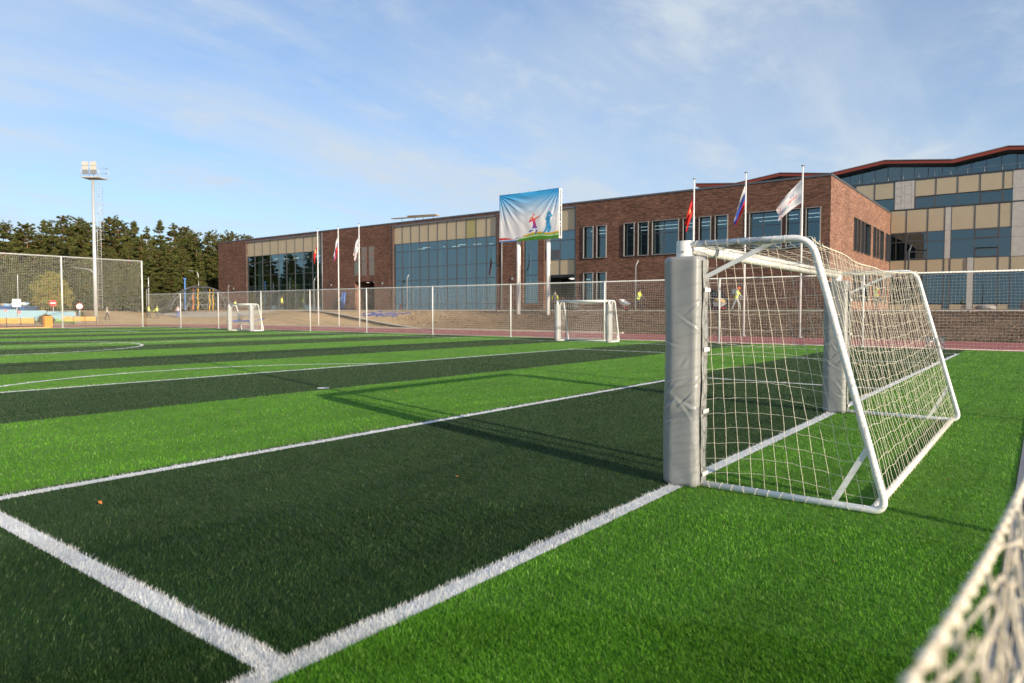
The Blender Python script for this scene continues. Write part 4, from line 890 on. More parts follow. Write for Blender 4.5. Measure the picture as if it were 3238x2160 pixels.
for z in (8.3, 9.3, 10.3): m.box(BX+0.30, BX+0.41, BY1+0.1, BY0-0.1, z-0.04, z+0.04)
m.build('frame', WHITE, bb)
m = MB(); m.box(BX+0.17, BX+0.19, BY1+0.1, BY0-0.1, BZ0+0.12, BZ1-0.12); m.build('backing_sheet', GREYM, bb)
def banner():
    a, b = 260, 176; U, V = np.meshgrid(np.linspace(0,1,a), np.linspace(0,1,b), indexing='ij')      # u left->right, v bottom->top
    asp = 5.97/3.93
    x = U*asp; y = V
    D = np.zeros_like(U)
    for cx, sgn in ((0,1),(asp,-1)):
        dx = (x-cx)*sgn; dy = 1-y; rr = np.hypot(dx, dy)+1e-6; th = np.arctan2(dy, dx+1e-6)
        fall = np.exp(-((rr-0.35)/0.5)**2)*np.clip(rr/0.12,0,1)
        D += fall*(0.022*np.sin(th*22+0.8*np.sin(rr*5))+0.010*np.sin(th*41+rr*3))
    # swags under the top edge
    cxm = asp*0.5; rho = np.hypot((x-cxm)*0.75, 1.18-y)
    D += 0.016*np.sin(rho*34)*np.exp(-((y-0.72)/0.22)**2)*np.exp(-((x-cxm)/0.45)**2)
    D += 0.10*np.sin(np.pi*U)*np.sin(np.pi*V)
    D += 0.012*np.sin(x*23+4*y)*np.exp(-((y-0.3)/0.25)**2)
    Px = BX-0.02-D*0.9-0.02; Py = BY0+(BY1-BY0)*U; Pz = BZ0+(BZ1-BZ0)*V
    Pz = Pz-0.03*np.sin(np.pi*U)*(V > 0.98)
    # printed picture
    C = np.zeros(U.shape+(3,)); blue = np.array((0.05,0.43,0.82)); pale = np.array((0.86,0.86,0.85))
    k = np.clip((V-0.42)/0.5, 0, 1)[...,None]**1.1; C[:] = pale*(1-k)+blue*k
    k2 = np.clip((V-0.9)/0.1,0,1)[...,None]*np.clip((np.abs(U-0.5)-0.3)/0.2,0,1)[...,None]; C = C*(1-0.6*k2)+np.array((0.03,0.12,0.5))*0.6*k2
    wave = 0.05+0.085*np.exp(-((U-0.66)/0.22)**2)+0.07*np.clip((U-0.8)/0.2,0,1)**1.5
    g_ = (V < wave) & (U > 0.30); yel = (V < wave+0.028) & (V >= wave) & (U > 0.42); wl = np.abs(V-(wave*0.62+0.012)) < 0.007
    C[yel] = (0.80,0.45,0.03); C[g_] = (0.16,0.42,0.03); C[g_ & (V < wave*0.5)] = (0.07,0.26,0.02); C[g_ & wl] = (0.75,0.8,0.7)
    red = (V < 0.078-0.075*np.clip((U-0.05)/0.28,0,1)**2+0.01) & (U < 0.34) & (V > 0.028); bl = (V < 0.032+0.04*np.exp(-((U-0.33)/0.07)**2)) & (U < 0.44)
    C[red] = (0.65,0.045,0.04); C[bl & ~g_] = (0.03,0.20,0.55); C[(U < 0.34) & (np.abs(V-0.034) < 0.007)] = (0.75,0.75,0.75)
    X = x; Y = V
    ghost = capsule(X, Y, [(1.36,0.17),(1.38,0.34)], 0.05) | capsule(X, Y, [(1.02*asp*0.88,0.16),(1.33,0.30)], 0.03); C[ghost] = C[ghost]*0.75+np.array((0.35,0.62,0.78))*0.25
    # leaping ball player, warm at the top and blue at the feet
    f1 = inside([(0.885,0.435),(0.945,0.435),(0.975,0.30),(0.985,0.245),(0.90,0.235),(0.895,0.31)], X, Y)
    f1 |= capsule(X, Y, [(0.945,0.425),(1.07,0.485)], 0.020, 0.010) | capsule(X, Y, [(0.895,0.41),(0.815,0.375),(0.85,0.45)], 0.018, 0.013)
    f1 |= np.hypot(X-0.885, Y-0.455) < 0.030
    f1 |= capsule(X, Y, [(0.92,0.25),(0.875,0.205),(0.80,0.175)], 0.036, 0.012) | capsule(X, Y, [(0.965,0.25),(0.985,0.19),(0.955,0.125)], 0.034, 0.012)
    ball = np.hypot(X-0.915, Y-0.51) < 0.024
    s = np.clip((Y-0.12)/0.40, 0, 1)[...,None]; ramp = np.where(s < 0.35, np.array((0.05,0.12,0.45))*(1-s/0.35)+np.array((0.22,0.04,0.35))*(s/0.35), np.where(s < 0.72, np.array((0.22,0.04,0.35))*(1-(s-0.35)/0.37)+np.array((0.75,0.06,0.10))*((s-0.35)/0.37), np.array((0.75,0.06,0.10))*(1-(s-0.72)/0.28)+np.array((0.85,0.36,0.04))*((s-0.72)/0.28)))
    C[f1] = ramp[f1]; C[ball] = (0.80,0.22,0.05)
    shorts = f1 & (Y < 0.24) & (Y > 0.205); C[shorts] = (0.55,0.70,0.85)
    # blue player with the ball raised
    f2 = inside([(1.235,0.455),(1.33,0.455),(1.315,0.33),(1.325,0.25),(1.30,0.215),(1.225,0.245),(1.215,0.31)], X, Y)
    f2 |= np.hypot(X-1.275, Y-0.50) < 0.034
    f2 |= capsule(X, Y, [(1.245,0.45),(1.215,0.40),(1.25,0.47),(1.275,0.53)], 0.02) | capsule(X, Y, [(1.325,0.45),(1.355,0.46),(1.31,0.53)], 0.02, 0.016)
    f2 |= capsule(X, Y, [(1.25,0.24),(1.20,0.17),(1.155,0.13)], 0.036, 0.014) | capsule(X, Y, [(1.31,0.235),(1.295,0.17),(1.255,0.155),(1.28,0.135)], 0.036, 0.012)
    f2 |= np.hypot(X-1.285, Y-0.525) < 0.027
    C[f2] = (0.05,0.36,0.66)
    P = np.stack([Px,Py,Pz],-1).reshape(-1,3)-np.array(OFF[bb]); idx = np.arange(a*b).reshape(a,b)
    Q = np.stack([idx[:-1,:-1], idx[1:,:-1], idx[1:,1:], idx[:-1,1:]], -1).reshape(-1,4)
    np_mesh('banner', P, Q, mat('printed_cloth', (1,1,1), 0.55, attr='tint', trans=0.12), bb, col=C.reshape(-1,3), smooth=True)
banner()
for k in range(7): y = BY0-0.02+(BY1-BY0+0.04)*k/6; m = MB(); m.tube([(BX+0.08,y,BZ1-0.05),(BX+0.08,y,BZ1+0.13)], 0.018, 6); m.build('spike', GREYM, bb)

# ------------------------------------------------------------------ flags
def flag(parent, x, y, zt, hoist, fly, spread, kind, seed, lean=1.0):
    a, b = 34, 26; U, V = np.meshgrid(np.linspace(0,1,a), np.linspace(0,1,b), indexing='ij')      # u away from the pole, v down the hoist
    drop = math.sqrt(max(0.05, 1-spread**2)); s = seed*1.7
    sh = 1-0.62*U*(1-spread*0.55)                                                                # the hoist gathers as the cloth falls
    dyy = fly*spread*U*(1-0.12*V)+0.05*np.sin(V*9+s)*U; dzz = -hoist*V*sh-fly*drop*U*(0.80+0.20*U)
    fold = 0.09*np.sin(V*11+U*4+s)*np.minimum(1,U*3)*(1-0.6*spread)+0.05*np.sin(U*8+s)
    d = np.array((-0.25,0.968)); nrm = np.array((0.968,0.25))
    P = np.stack([x+d[0]*(0.05+dyy)+nrm[0]*fold, y+d[1]*(0.05+dyy)+nrm[1]*fold, zt+dzz], -1)
    C = np.zeros(U.shape+(3,))
    if kind == 'red': C[:] = (0.72,0.035,0.03); C[(np.abs(V-0.5) < 0.16) & (np.abs(U-0.5) < 0.10)] = (0.75,0.52,0.2)
    elif kind == 'tri': C[:] = (0.78,0.78,0.78); C[V > 1/3] = (0.03,0.08,0.42); C[V > 2/3] = (0.66,0.03,0.03)
    else:
        C[:] = (0.82,0.82,0.82)
        C[(U > 0.82) & (np.sin(U*57+s)*np.sin(V*31) > 0.45)] = (0.70,0.05,0.06)
        C[(U > 0.22) & (U < 0.62) & (np.abs(V-0.52) < 0.05) & (np.sin(U*110) > -0.1)] = (0.72,0.10,0.10)
        C[(U > 0.2) & (U < 0.5) & (np.abs(V-0.36) < 0.045) & (np.sin(U*100+1) > 0.2)] = (0.10,0.16,0.38)
    V_ = P.reshape(-1,3)-np.array(OFF[parent]); idx = np.arange(a*b).reshape(a,b); Q = np.stack([idx[:-1,:-1], idx[1:,:-1], idx[1:,1:], idx[:-1,1:]], -1).reshape(-1,4)
    np_mesh('flag', V_, Q, mat('flag_cloth', (1,1,1), 0.7, attr='tint', trans=0.35), parent, col=C.reshape(-1,3), smooth=True)
FL = [(40.0,53.25,9.40,'red','slim white flagpole with a hanging red flag, leftmost of the far trio',0.20,3), (40.0,50.15,9.40,'tri','slim white flagpole with a tricolour flag between the far red and white flags',0.22,5), (40.0,47.2,9.40,'white','slim white flagpole with a furled white flag, nearest the far brick entrance',0.26,8),
      (40.0,15.25,9.77,'red','white flagpole with a hanging red flag rising left of the near goal crossbar',0.22,4), (40.0,12.0,9.77,'tri','white flagpole with a tricolour flag above the middle of the near goal',0.30,6), (40.0,8.76,9.77,'white','white flagpole with a white flag blown out, close to the brick corner',0.66,7)]
for (x,y,zt,kd,lab,sp_,sd) in FL:
    zb = float(hgt(x,y)); r_ = thing('flagpole', lab, 'flagpole', (x,y,zb), group='flagpoles beside the track', world=True)
    m = MB(); m.tube([(x,y,zb),(x,y,zt)], [0.055,0.036], 12); m.build('pole', WHITE, r_)
    m = MB(); m.tube([(x,y,zt),(x,y,zt+0.03)], [0.11,0.11], 14); m.build('cap', GREYM, r_)
    m = MB(); m.tube([(x-0.045,y+0.03,zb+1.2),(x-0.045,y+0.03,zt-0.1)], 0.005, 4); m.build('halyard', CORDW, r_)
    m = MB(); m.tube([(x,y,zb-0.02),(x,y,zb+0.05)], 0.14, 14); m.build('base_plate', GREYM, r_)
    flag(r_, x, y, zt-(0.85 if y > 30 else 0.75), 1.35, 2.0, sp_, kd, sd)

# ------------------------------------------------------------------ floodlight mast
def mast():
    x, y = 34.6, 90.0; z0 = float(hgt(x,y)); r_ = thing('floodlight_mast', 'tall galvanised floodlight mast with a caged ladder and lamp platform', 'light mast', (x,y,z0), world=True)
    m = MB(); m.tube([(x,y,z0-0.1),(x,y,z0+6),(x,y,17.6)], [0.235,0.21,0.15], 20); m.build('shaft', GALV, r_)
    for z in (z0+6.0, z0+11.8): q = MB(); q.tube([(x,y,z-0.04),(x,y,z+0.04)], 0.235, 20); q.build('flange', GALV, r_)
    d = Vector((0.61,-0.79,0)); px = Vector((x,y,0))+d*0.62
    lad = MB()
    e = Vector((0.79,0.61,0))
    for s in (-0.18, 0.18): q = px+e*s*0.4+d*s; lad.tube([(q.x,q.y,z0+1.2),(q.x,q.y,17.3)], 0.022, 6)
    z = z0+1.3
    while z < 17.2: a = px+e*-0.072+d*-0.18; b = px+e*0.072+d*0.18; lad.tube([(a.x,a.y,z),(b.x,b.y,z)], 0.013, 5); z += 0.32
    lo = lad.build('ladder', GALV, r_)
    for k in range(8): q = MB(); z = z0+1.6+2.0*k; q.beam((x,y,z), (px.x,px.y,z), 0.05, 0.03); q.build('ladder_bracket', GALV, lo)
    cg = MB()
    for k in range(7):
        z = 10.2+k*1.05; c = px+d*0.28; cg.tube([(c.x+0.30*math.cos(t), c.y+0.30*math.sin(t), z) for t in np.linspace(0, 6.28, 15)], 0.014, 5, caps=False)
    for t in (0.3, 1.9, 4.0, 5.5): c = px+d*0.28; cg.tube([(c.x+0.30*math.cos(t), c.y+0.30*math.sin(t), 10.2),(c.x+0.30*math.cos(t), c.y+0.30*math.sin(t), 16.6)], 0.011, 4)
    cg.build('safety_cage', GALV, r_)
    # platform turned towards the pitch
    def W(u, v, z): return (x+0.79*u*0+0.61*u-0.79*v*0+0.0, y, z)
    U_ = Vector((0.61,-0.79,0)); V_ = Vector((0.79,0.61,0)); C = Vector((x,y,0))+V_*0.2
    def pt(u, v, z): q = C+U_*u+V_*v; return (q.x, q.y, z)
    pf = MB(); pf.add([pt(-1.05,-0.85,17.6),pt(1.05,-0.85,17.6),pt(1.3,0.85,17.6),pt(-1.05,0.85,17.6),pt(-1.05,-0.85,17.75),pt(1.05,-0.85,17.75),pt(1.3,0.85,17.75),pt(-1.05,0.85,17.75)], [(0,3,2,1),(4,5,6,7),(0,1,5,4),(1,2,6,5),(2,3,7,6),(3,0,4,7)])
    po = pf.build('platform', GALV, r_)
    rl = MB()
    for z in (18.35, 18.95):
        rl.tube([pt(-1.05,-0.85,z), pt(-1.05,0.85,z), pt(1.3,0.85,z), pt(1.05,-0.85,z)], 0.02, 5)
    for u, v in ((-1.05,-0.85),(-1.05,0.85),(1.3,0.85),(1.05,-0.85),(0.1,0.85)): rl.tube([pt(u,v,17.7), pt(u,v,19.0)], 0.022, 5)
    rl.build('guard_rail', GALV, po)
    LAMP = mat('lamp_face', (0.60,0.575,0.50), 0.4, 0.1)
    for u0 in (-0.85, 0.12):
        for k in range(3):
            z = 17.98+0.52*k; q = MB()
            q.add([pt(u0,-0.95,z),pt(u0+0.7,-0.95,z),pt(u0+0.66,-0.85,z+0.48),pt(u0-0.04,-0.85,z+0.48),pt(u0,-0.75,z),pt(u0+0.7,-0.75,z),pt(u0+0.66,-0.7,z+0.48),pt(u0-0.04,-0.7,z+0.48)], [(0,1,2,3),(5,4,7,6),(0,4,5,1),(3,2,6,7),(1,5,6,2),(0,3,7,4)])
            lo2 = q.build('floodlight', LAMP if k else GREYM, r_)
            for j in range(4): s = MB(); zz = z+0.06+0.11*j; s.beam(pt(u0+0.02,-0.96+0.0232*j,zz), pt(u0+0.66,-0.96+0.0232*j,zz), 0.012, 0.02); s.build('louvre', LAMP if k else GREYM, lo2)
    q = MB(); q.tube([pt(0.0,0,17.7), pt(0.0,0,20.1)], [0.03,0.012], 6); q.build('lightning_rod', GALV, r_)
mast()

# ------------------------------------------------------------------ lamp posts along the walkway and road
def bent_lamp(label, x, y, z0, h, lean=(0,-1), col=GREYM, lamp=True, arm=0.45, group='bent lamp posts on the bank'):
    r_ = thing('lamp_post', label, 'lamp post', (x,y,z0), group=group, world=True)
    m = MB(); m.tube([(x,y,z0-0.05),(x,y,z0+h),(x+lean[0]*arm*0.5,y+lean[1]*arm*0.5,z0+h+0.42)], [0.055,0.05,0.045], 10); m.build('post', col, r_)
    if lamp:
        q = MB(); a = Vector((x+lean[0]*arm*0.45,y+lean[1]*arm*0.45,z0+h+0.36)); b = a+Vector((lean[0]*0.35,lean[1]*0.35,0.30)); q.beam(a, b, 0.20, 0.06); q.build('lamp_head', DARKM, r_)
    return r_
bent_lamp('grey bent lamp post in front of the wide glazed bay left of the billboard', 46.0, 47.25, 1.45, 3.2, lamp=False)
bent_lamp('grey bent lamp post with a dark lamp head just left of the billboard poles', 45.0, 35.24, 1.15, 3.85)
bent_lamp('grey bent lamp post beside the worker with the tilted wheelbarrow', 46.5, 22.65, 1.5, 3.5, lamp=False)
bent_lamp('dark bent lamp post in front of the classroom wing', 46.0, 4.2, 1.5, 3.6, col=DARKM, lamp=False, lean=(0,-0.6))
bent_lamp('slim bent lamp post at the left end of the brick facade', 46.0, 79.6, 1.3, 3.1, lamp=True)
bent_lamp('slim lamp post half hidden behind the leftmost far flagpole', 46.5, 62.7, 1.4, 3.4)
bent_lamp('slim bent lamp post standing left of the climbing dome', 41.6, 92.0, 0.9, 3.1)
def street_light(label, x, y, z0, h, arm, d):
    r_ = thing('street_light', label, 'street light', (x,y,z0), group='street lights beside the wood', world=True)
    m = MB(); pts = [(x,y,z0),(x,y,z0+h*0.86)]
    if arm: pts += [(x+d[0]*arm*k, y+d[1]*arm*k, z0+h*(0.86+0.14*s)) for k,s in ((0.08,0.45),(0.25,0.78),(0.55,0.93),(1.0,1.0))]
    else: pts.append((x,y,z0+h))
    m.tube(pts, 0.06, 8); m.build('post', GALV, r_)
    if arm: q = MB(); q.beam((x+d[0]*arm,y+d[1]*arm,z0+h), (x+d[0]*(arm+0.7),y+d[1]*(arm+0.7),z0+h+0.05), 0.25, 0.1); q.build('lamp_head', GREYM, r_)
d_ = (-0.61,0.79)
street_light('curved-arm street light seen through the tall end fence left of the mast', 38.0, 99.0, 0.9, 6.3, 1.9, d_)
street_light('straight street light pole at the far left of the wood edge', 33.5, 113.0, 1.4, 5.2, 0, d_)
street_light('street light pole standing among the workers by the corner fence post', 43.5, 95.5, 1.1, 5.0, 0, d_)
street_light('street light pole rising behind the climbing dome', 53.0, 100.0, 1.6, 6.0, 0.8, d_)

# ------------------------------------------------------------------ trees
BARK = mat('pine_bark', (0.20, 0.095, 0.045), 0.9, var=0.3, vscale=4)
def leafmat(name, col, tr=0.25):
    m = mat(name, (1,1,1), 0.7, attr='tint', trans=tr, spec=0.2); return m
NEED = leafmat('pine_needles', None, 0.18)
def pine_meshes(seed, H, Rm, bare, dens):
    q = np.random.default_rng(seed); tm = MB(); n = 9
    px = np.cumsum(q.normal(0, 0.10, n)); py = np.cumsum(q.normal(0, 0.10, n)); zz = np.linspace(0, H*0.97, n)
    tp = [(px[i]-px[0], py[i]-py[0], zz[i]) for i in range(n)]; rad = [0.19*(1-0.9*i/(n-1))*H/15+0.015 for i in range(n)]
    tm.tube(tp, rad, 8)
    C = []; SZ = []
    z = H*bare; ph0 = q.uniform(0,6)
    while z < H*0.97:
        f = z/H; cx = np.interp(z, zz, [p[0] for p in tp]); cy = np.interp(z, zz, [p[1] for p in tp])
        prof = (1-f)**(0.58,0.70,0.86,0.52,0.66,0.80,0.60)[seed-101]+0.03
        if f < bare+0.2: prof *= 0.6+0.4*(f-bare)/0.2
        nbr = int(q.integers(4,7)) if f < 0.85 else 4
        for i in range(nbr):
            a = 6.283*i/nbr+q.uniform(-0.5,0.5)+z; Lb = Rm*prof*q.uniform(0.5,1.15)*(1+0.22*math.cos(a-ph0-f*3)); up = q.uniform(0.0,0.22)+max(0,f-0.8)*3.2
            p0 = np.array((cx,cy,z)); d = np.array((math.cos(a), math.sin(a), up)); p1 = p0+d*Lb*0.6-np.array((0,0,0.04*Lb)); p2 = p0+d*Lb+np.array((0,0,0.12*Lb))
            tm.tube([p0, p1, p2], [0.045*Lb/3+0.012, 0.03*Lb/3+0.008, 0.01], 4, caps=False)
            k = max(2, int(Lb*dens*0.42))
            for j in range(k):
                t = 0.30+0.70*(j+q.uniform(0,1))/k; c = p0+d*Lb*t+np.array((0,0,0.12*Lb*t*t)); w_ = 0.30*Lb*(1.2-t*0.7)
                c = c+np.array((-math.sin(a),math.cos(a),0))*q.normal(0,w_*0.6)+np.array((0,0,q.normal(0.05,0.09))); C.append(c); SZ.append(q.uniform(0.34,0.64)*(0.5+0.5*min(1,(1-f)*1.8)))
        z += q.uniform(0.42,0.85)*(1 if f < 0.8 else 0.6)
    for k in range(5): C.append(np.array((tp[-1][0],tp[-1][1],H*(0.93+0.016*k)))); SZ.append(0.34-0.03*k)
    C = np.array(C); SZ = np.array(SZ); K = 30; nC = len(C)
    dirs = q.normal(0,1,(nC,K,3)); dirs[...,2] = dirs[...,2]*0.45+0.38; dirs /= np.linalg.norm(dirs,axis=2,keepdims=True)
    side = np.cross(dirs, q.normal(0,1,(nC,K,3))); side /= np.linalg.norm(side,axis=2,keepdims=True)
    s = SZ[:,None,None]; st = C[:,None,:]+q.normal(0,0.10,(nC,K,3))*s
    ln = s*q.uniform(0.6,1.15,(nC,K,1)); wd = s*0.20
    A = st-side*wd; B = st+side*wd; T_ = st+dirs*ln
    V = np.stack([A,B,T_],2).reshape(-1,3); F = np.arange(len(V)).reshape(-1,3)
    k = q.uniform(0,1,(nC,1))*0.7+q.uniform(0,1,(nC,K))*0.3
    col = (np.array((0.044,0.062,0.019))*(1-k[...,None])+np.array((0.172,0.180,0.048))*k[...,None]); brown = q.uniform(0,1,(nC,1,1)) < 0.05; col = np.where(brown, np.array((0.15,0.10,0.04)), col)
    return tm, V, F, np.repeat(col.reshape(-1,3),3,0)
PV = [(101,15,4.9,0.11,12),(102,15,5.6,0.16,11),(103,15,4.4,0.08,13),(104,15,5.9,0.28,11),(105,15,5.1,0.10,12),(106,15,4.1,0.06,13),(107,15,6.0,0.22,11)]
PROTO = []
for sd,H_,Rm,ba,de in PV:
    r_ = thing('pine_tree', 'pine', 'tree', (0,0,0)); tm, V, F, cc = pine_meshes(sd, H_, Rm, ba, de)
    tm.build('trunk', BARK, r_); np_mesh('crown', V, F, NEED, r_, col=cc); PROTO.append(r_)
FRONT = [(39.8,138.6,14.4),(44.0,146.2,14.2),(43.2,139.1,14.7),(45.7,140.8,15.9),(49.5,147.5,16.7),(46.0,132.2,15.7),(49.0,133.4,16.2),(52.8,138.2,15.6),(56.6,143.1,15.9),(52.2,129.1,15.9),(52.6,125.3,15.2),(56.4,131.7,14.6),(59.2,134.8,16.4),(54.9,120.6,14.1),(58.1,123.1,15.6),(60.7,123.0,15.4),(65.0,127.2,15.2),(64.3,121.5,13.9),(63.9,117.0,13.7),(62.4,110.7,11.8),(73.3,127.9,14.5),(75.7,128.1,15.3),(78.2,128.1,15.0),(38.2,140.7,14.9),(38.0,147.5,15.6)]
MID = [(37.9,129.3,9.7),(39.1,124.3,9.0),(42.2,125.4,10.0),(42.9,121.1,10.6),(43.7,116.7,9.4),(46.5,118.0,9.2),(47.1,114.0,9.5),(48.0,111.2,10.4),(50.0,112.0,11.9),(49.9,107.0,9.4),(50.6,104.5,10.5),(51.4,101.8,9.2),(54.3,101.7,9.3)]
REAR = [(36.0+3.3*i, 168.0-4.15*i, 14.0+1.4*((i*3)%4)/3) for i in range(10)]
LOW = [(34.3,122.4,5.2),(36.3,119.8,5.2),(38.4,117.8,5.5),(40.7,113.2,5.7),(43.1,110.7,5.2),(44.8,109.0,5.6),(46.4,106.5,5.4),(47.8,104.0,5.6),(49.5,100.8,5.2),(51.4,99.3,5.6)]
OFFL = [(30.0+3.1*((i*7)%5)-i*3.2, 150.0+5.0*(i%4)+0.9*i, 14.5+1.3*((i*5)%3)) for i in range(22)]       # the wood goes on beyond the left edge of the picture
DESC_TOP = ['broad', 'rounded', 'narrow', 'open-topped', 'dense']
def tlabel(i, row):
    side = ['far left', 'left', 'centre left', 'centre', 'centre right', 'right']
    return None
allp = [(p,'tall pine') for p in FRONT]+[(p,'rear pine') for p in REAR]+[(p,'mid-height pine') for p in MID]+[(p,'low young pine') for p in LOW]
used = [False]*7
def az_of(p): return math.atan2(p[0]-CAM[0], p[1]-CAM[1])
ranks = {}
for row, lst in (('tall pine in the main row', FRONT), ('distant pine in the rearmost row', REAR), ('medium pine in the middle row', MID), ('low young pine at the front edge', LOW)):
    order = sorted(lst, key=az_of)
    for i, p in enumerate(order): ranks[p] = (row, i, len(order))
ORD = ['first','second','third','fourth','fifth','sixth','seventh','eighth','ninth','tenth','eleventh','twelfth','thirteenth','fourteenth','fifteenth','sixteenth','seventeenth','eighteenth','nineteenth','twentieth','twenty-first','twenty-second','twenty-third','twenty-fourth','twenty-fifth','twenty-sixth']
rt_ = random.Random(5)
for i, (p, nm) in enumerate(allp+[(p,'off') for p in OFFL]):
    k = (i*3+i//7) % 7 if nm in ('tall pine','rear pine') else (0,2,4,5)[i % 4]
    o = PROTO[k] if not used[k] else copy_tree(PROTO[k]); used[k] = True
    x, y, h = p; o.location = (x, y, float(hgt(x,y))-0.05); s = h/14.6; sx = s*rt_.uniform(0.9,1.15) if nm != 'low young pine' else s*1.5
    o.scale = (sx, sx, s); o.rotation_euler = (0,0,rt_.uniform(0,6.28)); o['group'] = 'pines of the wood behind the pitch'
    if nm == 'off': o['label'] = 'pine of the wood beyond the left edge, %s along the row' % ORD[i-len(allp)]; o['group'] = 'pines beyond the left edge'
    else:
        row, j, tot = ranks[p]; o['label'] = '%s of the wood, %s from the left' % (row, ORD[j])
def undergrowth():
    q = np.random.default_rng(44); n = 42000; t = q.uniform(-0.9, 1.12, n); d = q.uniform(-14, 22, n)
    x = 39.8+24.7*t+0.79*d; y = 141.7-32.2*t+0.61*d-6; ok = ~((x > 51.5) & (y < 97)); x, y = x[ok], y[ok]; n = len(x)
    top = 1.2+1.6*(0.5+0.5*np.sin(x*0.9+1.3*np.sin(y*0.7)))*(0.4+0.6*np.sin(x*0.31+y*0.23)**2); z = hgt(x,y)+q.uniform(0,1,n)**0.8*top
    P = np.stack([x,y,z],1); d1 = q.normal(0,1,P.shape); d1 /= np.linalg.norm(d1,axis=1,keepdims=True); d2 = np.cross(d1,q.normal(0,1,P.shape)); d2 /= np.linalg.norm(d2,axis=1,keepdims=True)
    s = q.uniform(0.15,0.34,(n,1)); V = np.stack([P-d1*s,P+d2*s*0.6,P+d1*s,P-d2*s*0.6],1).reshape(-1,3); k = q.uniform(0,1,(n,1)); c = np.array((0.025,0.04,0.015))*(1-k)+np.array((0.10,0.11,0.035))*k
    np_mesh('undergrowth', V, np.arange(len(V)).reshape(-1,4), NEED, col=np.repeat(c,4,0), kind='stuff', label='dark leafy undergrowth along the foot of the pine wood', cat='undergrowth')
undergrowth()
def leafy(name, label, x, y, H, Rx, Rz, cols, n, group=None, bark=BARK, zc=0.55, sz=0.16, seed=1):
    q = np.random.default_rng(seed); r_ = thing(name, label, 'tree' if H > 2 else 'shrub', (x,y,float(hgt(x,y))), group=group)
    tm = MB(); tm.tube([(0,0,-0.05),(0.05,0.03,H*0.4),(0,0.08,H*0.75)], [0.03*H*0.5,0.02*H*0.5,0.01], 7)
    for k in range(9): a = q.uniform(0,6.28); z = H*q.uniform(0.25,0.6); tm.tube([(0,0,z),(math.cos(a)*Rx*0.4,math.sin(a)*Rx*0.4,z+H*0.15),(math.cos(a)*Rx*0.7,math.sin(a)*Rx*0.7,z+H*0.25)], [0.012*H*0.5,0.01,0.006], 4, caps=False)
    tm.build('trunk', bark, r_)
    nc = n//30; c = q.normal(0,1,(nc,3)); c /= np.linalg.norm(c,axis=1,keepdims=True); c *= q.uniform(0.35,1,(nc,1))**0.5; c = c*np.array((Rx,Rx,Rz)); c[:,:2] *= (1.0-0.45*c[:,2:3]/Rz)*q.uniform(0.75,1.2,(nc,1)); c = c+np.array((0,0,H*zc))
    P = (c[:,None,:]+q.normal(0,0.11*Rx,(nc,30,3))).reshape(-1,3); d1 = q.normal(0,1,P.shape); d1 /= np.linalg.norm(d1,axis=1,keepdims=True); d2 = np.cross(d1,q.normal(0,1,P.shape)); d2 /= np.linalg.norm(d2,axis=1,keepdims=True)
    s = sz*q.uniform(0.6,1.3,(len(P),1)); V = np.stack([P-d1*s,P+d2*s*0.5,P+d1*s,P-d2*s*0.5],1).reshape(-1,3); F = np.arange(len(V)).reshape(-1,4)
    k = q.uniform(0,1,(len(P),1)); col = np.array(cols[0])*(1-k)+np.array(cols[1])*k; col = np.where(q.uniform(0,1,(len(P),1)) < 0.2, np.array(cols[2]), col)
    V[:,2] = np.maximum(V[:,2], 0.02); np_mesh('crown', V, F, NEED, r_, col=np.repeat(col,4,0)); return r_
leafy('birch_tree', 'small yellowing leafy tree behind the tall end fence', 34.5, 103.5, 5.6, 2.1, 2.4, ((0.14,0.16,0.03),(0.28,0.25,0.05),(0.32,0.20,0.05)), 5400, zc=0.52, seed=3)
leafy('shrub', 'dark round shrub behind the second orange bench', 31.5, 87.5, 1.3, 0.8, 0.6, ((0.03,0.06,0.02),(0.08,0.12,0.03),(0.12,0.09,0.04)), 2400, zc=0.5, sz=0.09, seed=5)
leafy('shrub', 'green shrub growing in front of the painted board fence', 27.5, 84.5, 1.2, 0.9, 0.55, ((0.05,0.09,0.02),(0.12,0.18,0.04),(0.2,0.14,0.05)), 2400, zc=0.5, sz=0.09, seed=6)
leafy('shrub', 'brownish shrub just right of the orange litter bin', 25.8, 79.5, 1.1, 0.7, 0.5, ((0.10,0.07,0.03),(0.17,0.11,0.05),(0.08,0.10,0.03)), 2200, zc=0.5, sz=0.08, seed=7)

# ------------------------------------------------------------------ benches, bin, fence panels and signs at the far left
def bench(label, x, y, rz):
    r_ = thing('bench', label, 'bench', (x,y,float(hgt(x,y))), rz, group='orange benches beyond the end fence')
    for k in range(3):
        for j in range(4): m = MB(); m.box(-1.42+0.97*k, -1.42+0.90+0.97*k, 0.02+0.03*j, 0.05+0.03*j, 0.46+0.105*j, 0.555+0.105*j); m.build('back_slat', ORANGE, r_)
        for j in range(4): m = MB(); m.box(-1.42+0.97*k, -1.42+0.90+0.97*k, -0.42+0.11*j, -0.325+0.11*j, 0.42, 0.455); m.build('seat_slat', ORANGE, r_)
    for xx in (-1.47, -0.49, 0.48, 1.46):
        m = MB(); m.beam((xx,0.14,0.90),(xx,-0.02,0.42),0.05,0.05); m.beam((xx,-0.44,0.40),(xx,0.0,0.40),0.05,0.05); m.beam((xx,-0.40,0.40),(xx,-0.46,0.0),0.05,0.05); m.beam((xx,0.0,0.40),(xx,0.12,0.0),0.05,0.05); m.build('leg_frame', BLACK, r_)
bench('orange slatted bench close behind the tall end fence, left of the bin', 18.9, 66.2, R(180-20))
bench('orange slatted bench farther off beside the foot of the mast', 27.4, 75.6, R(180-20))
bn = thing('litter_bin', 'orange slatted litter bin just behind the tall end fence', 'bin', (21.4,66.2,0.0))
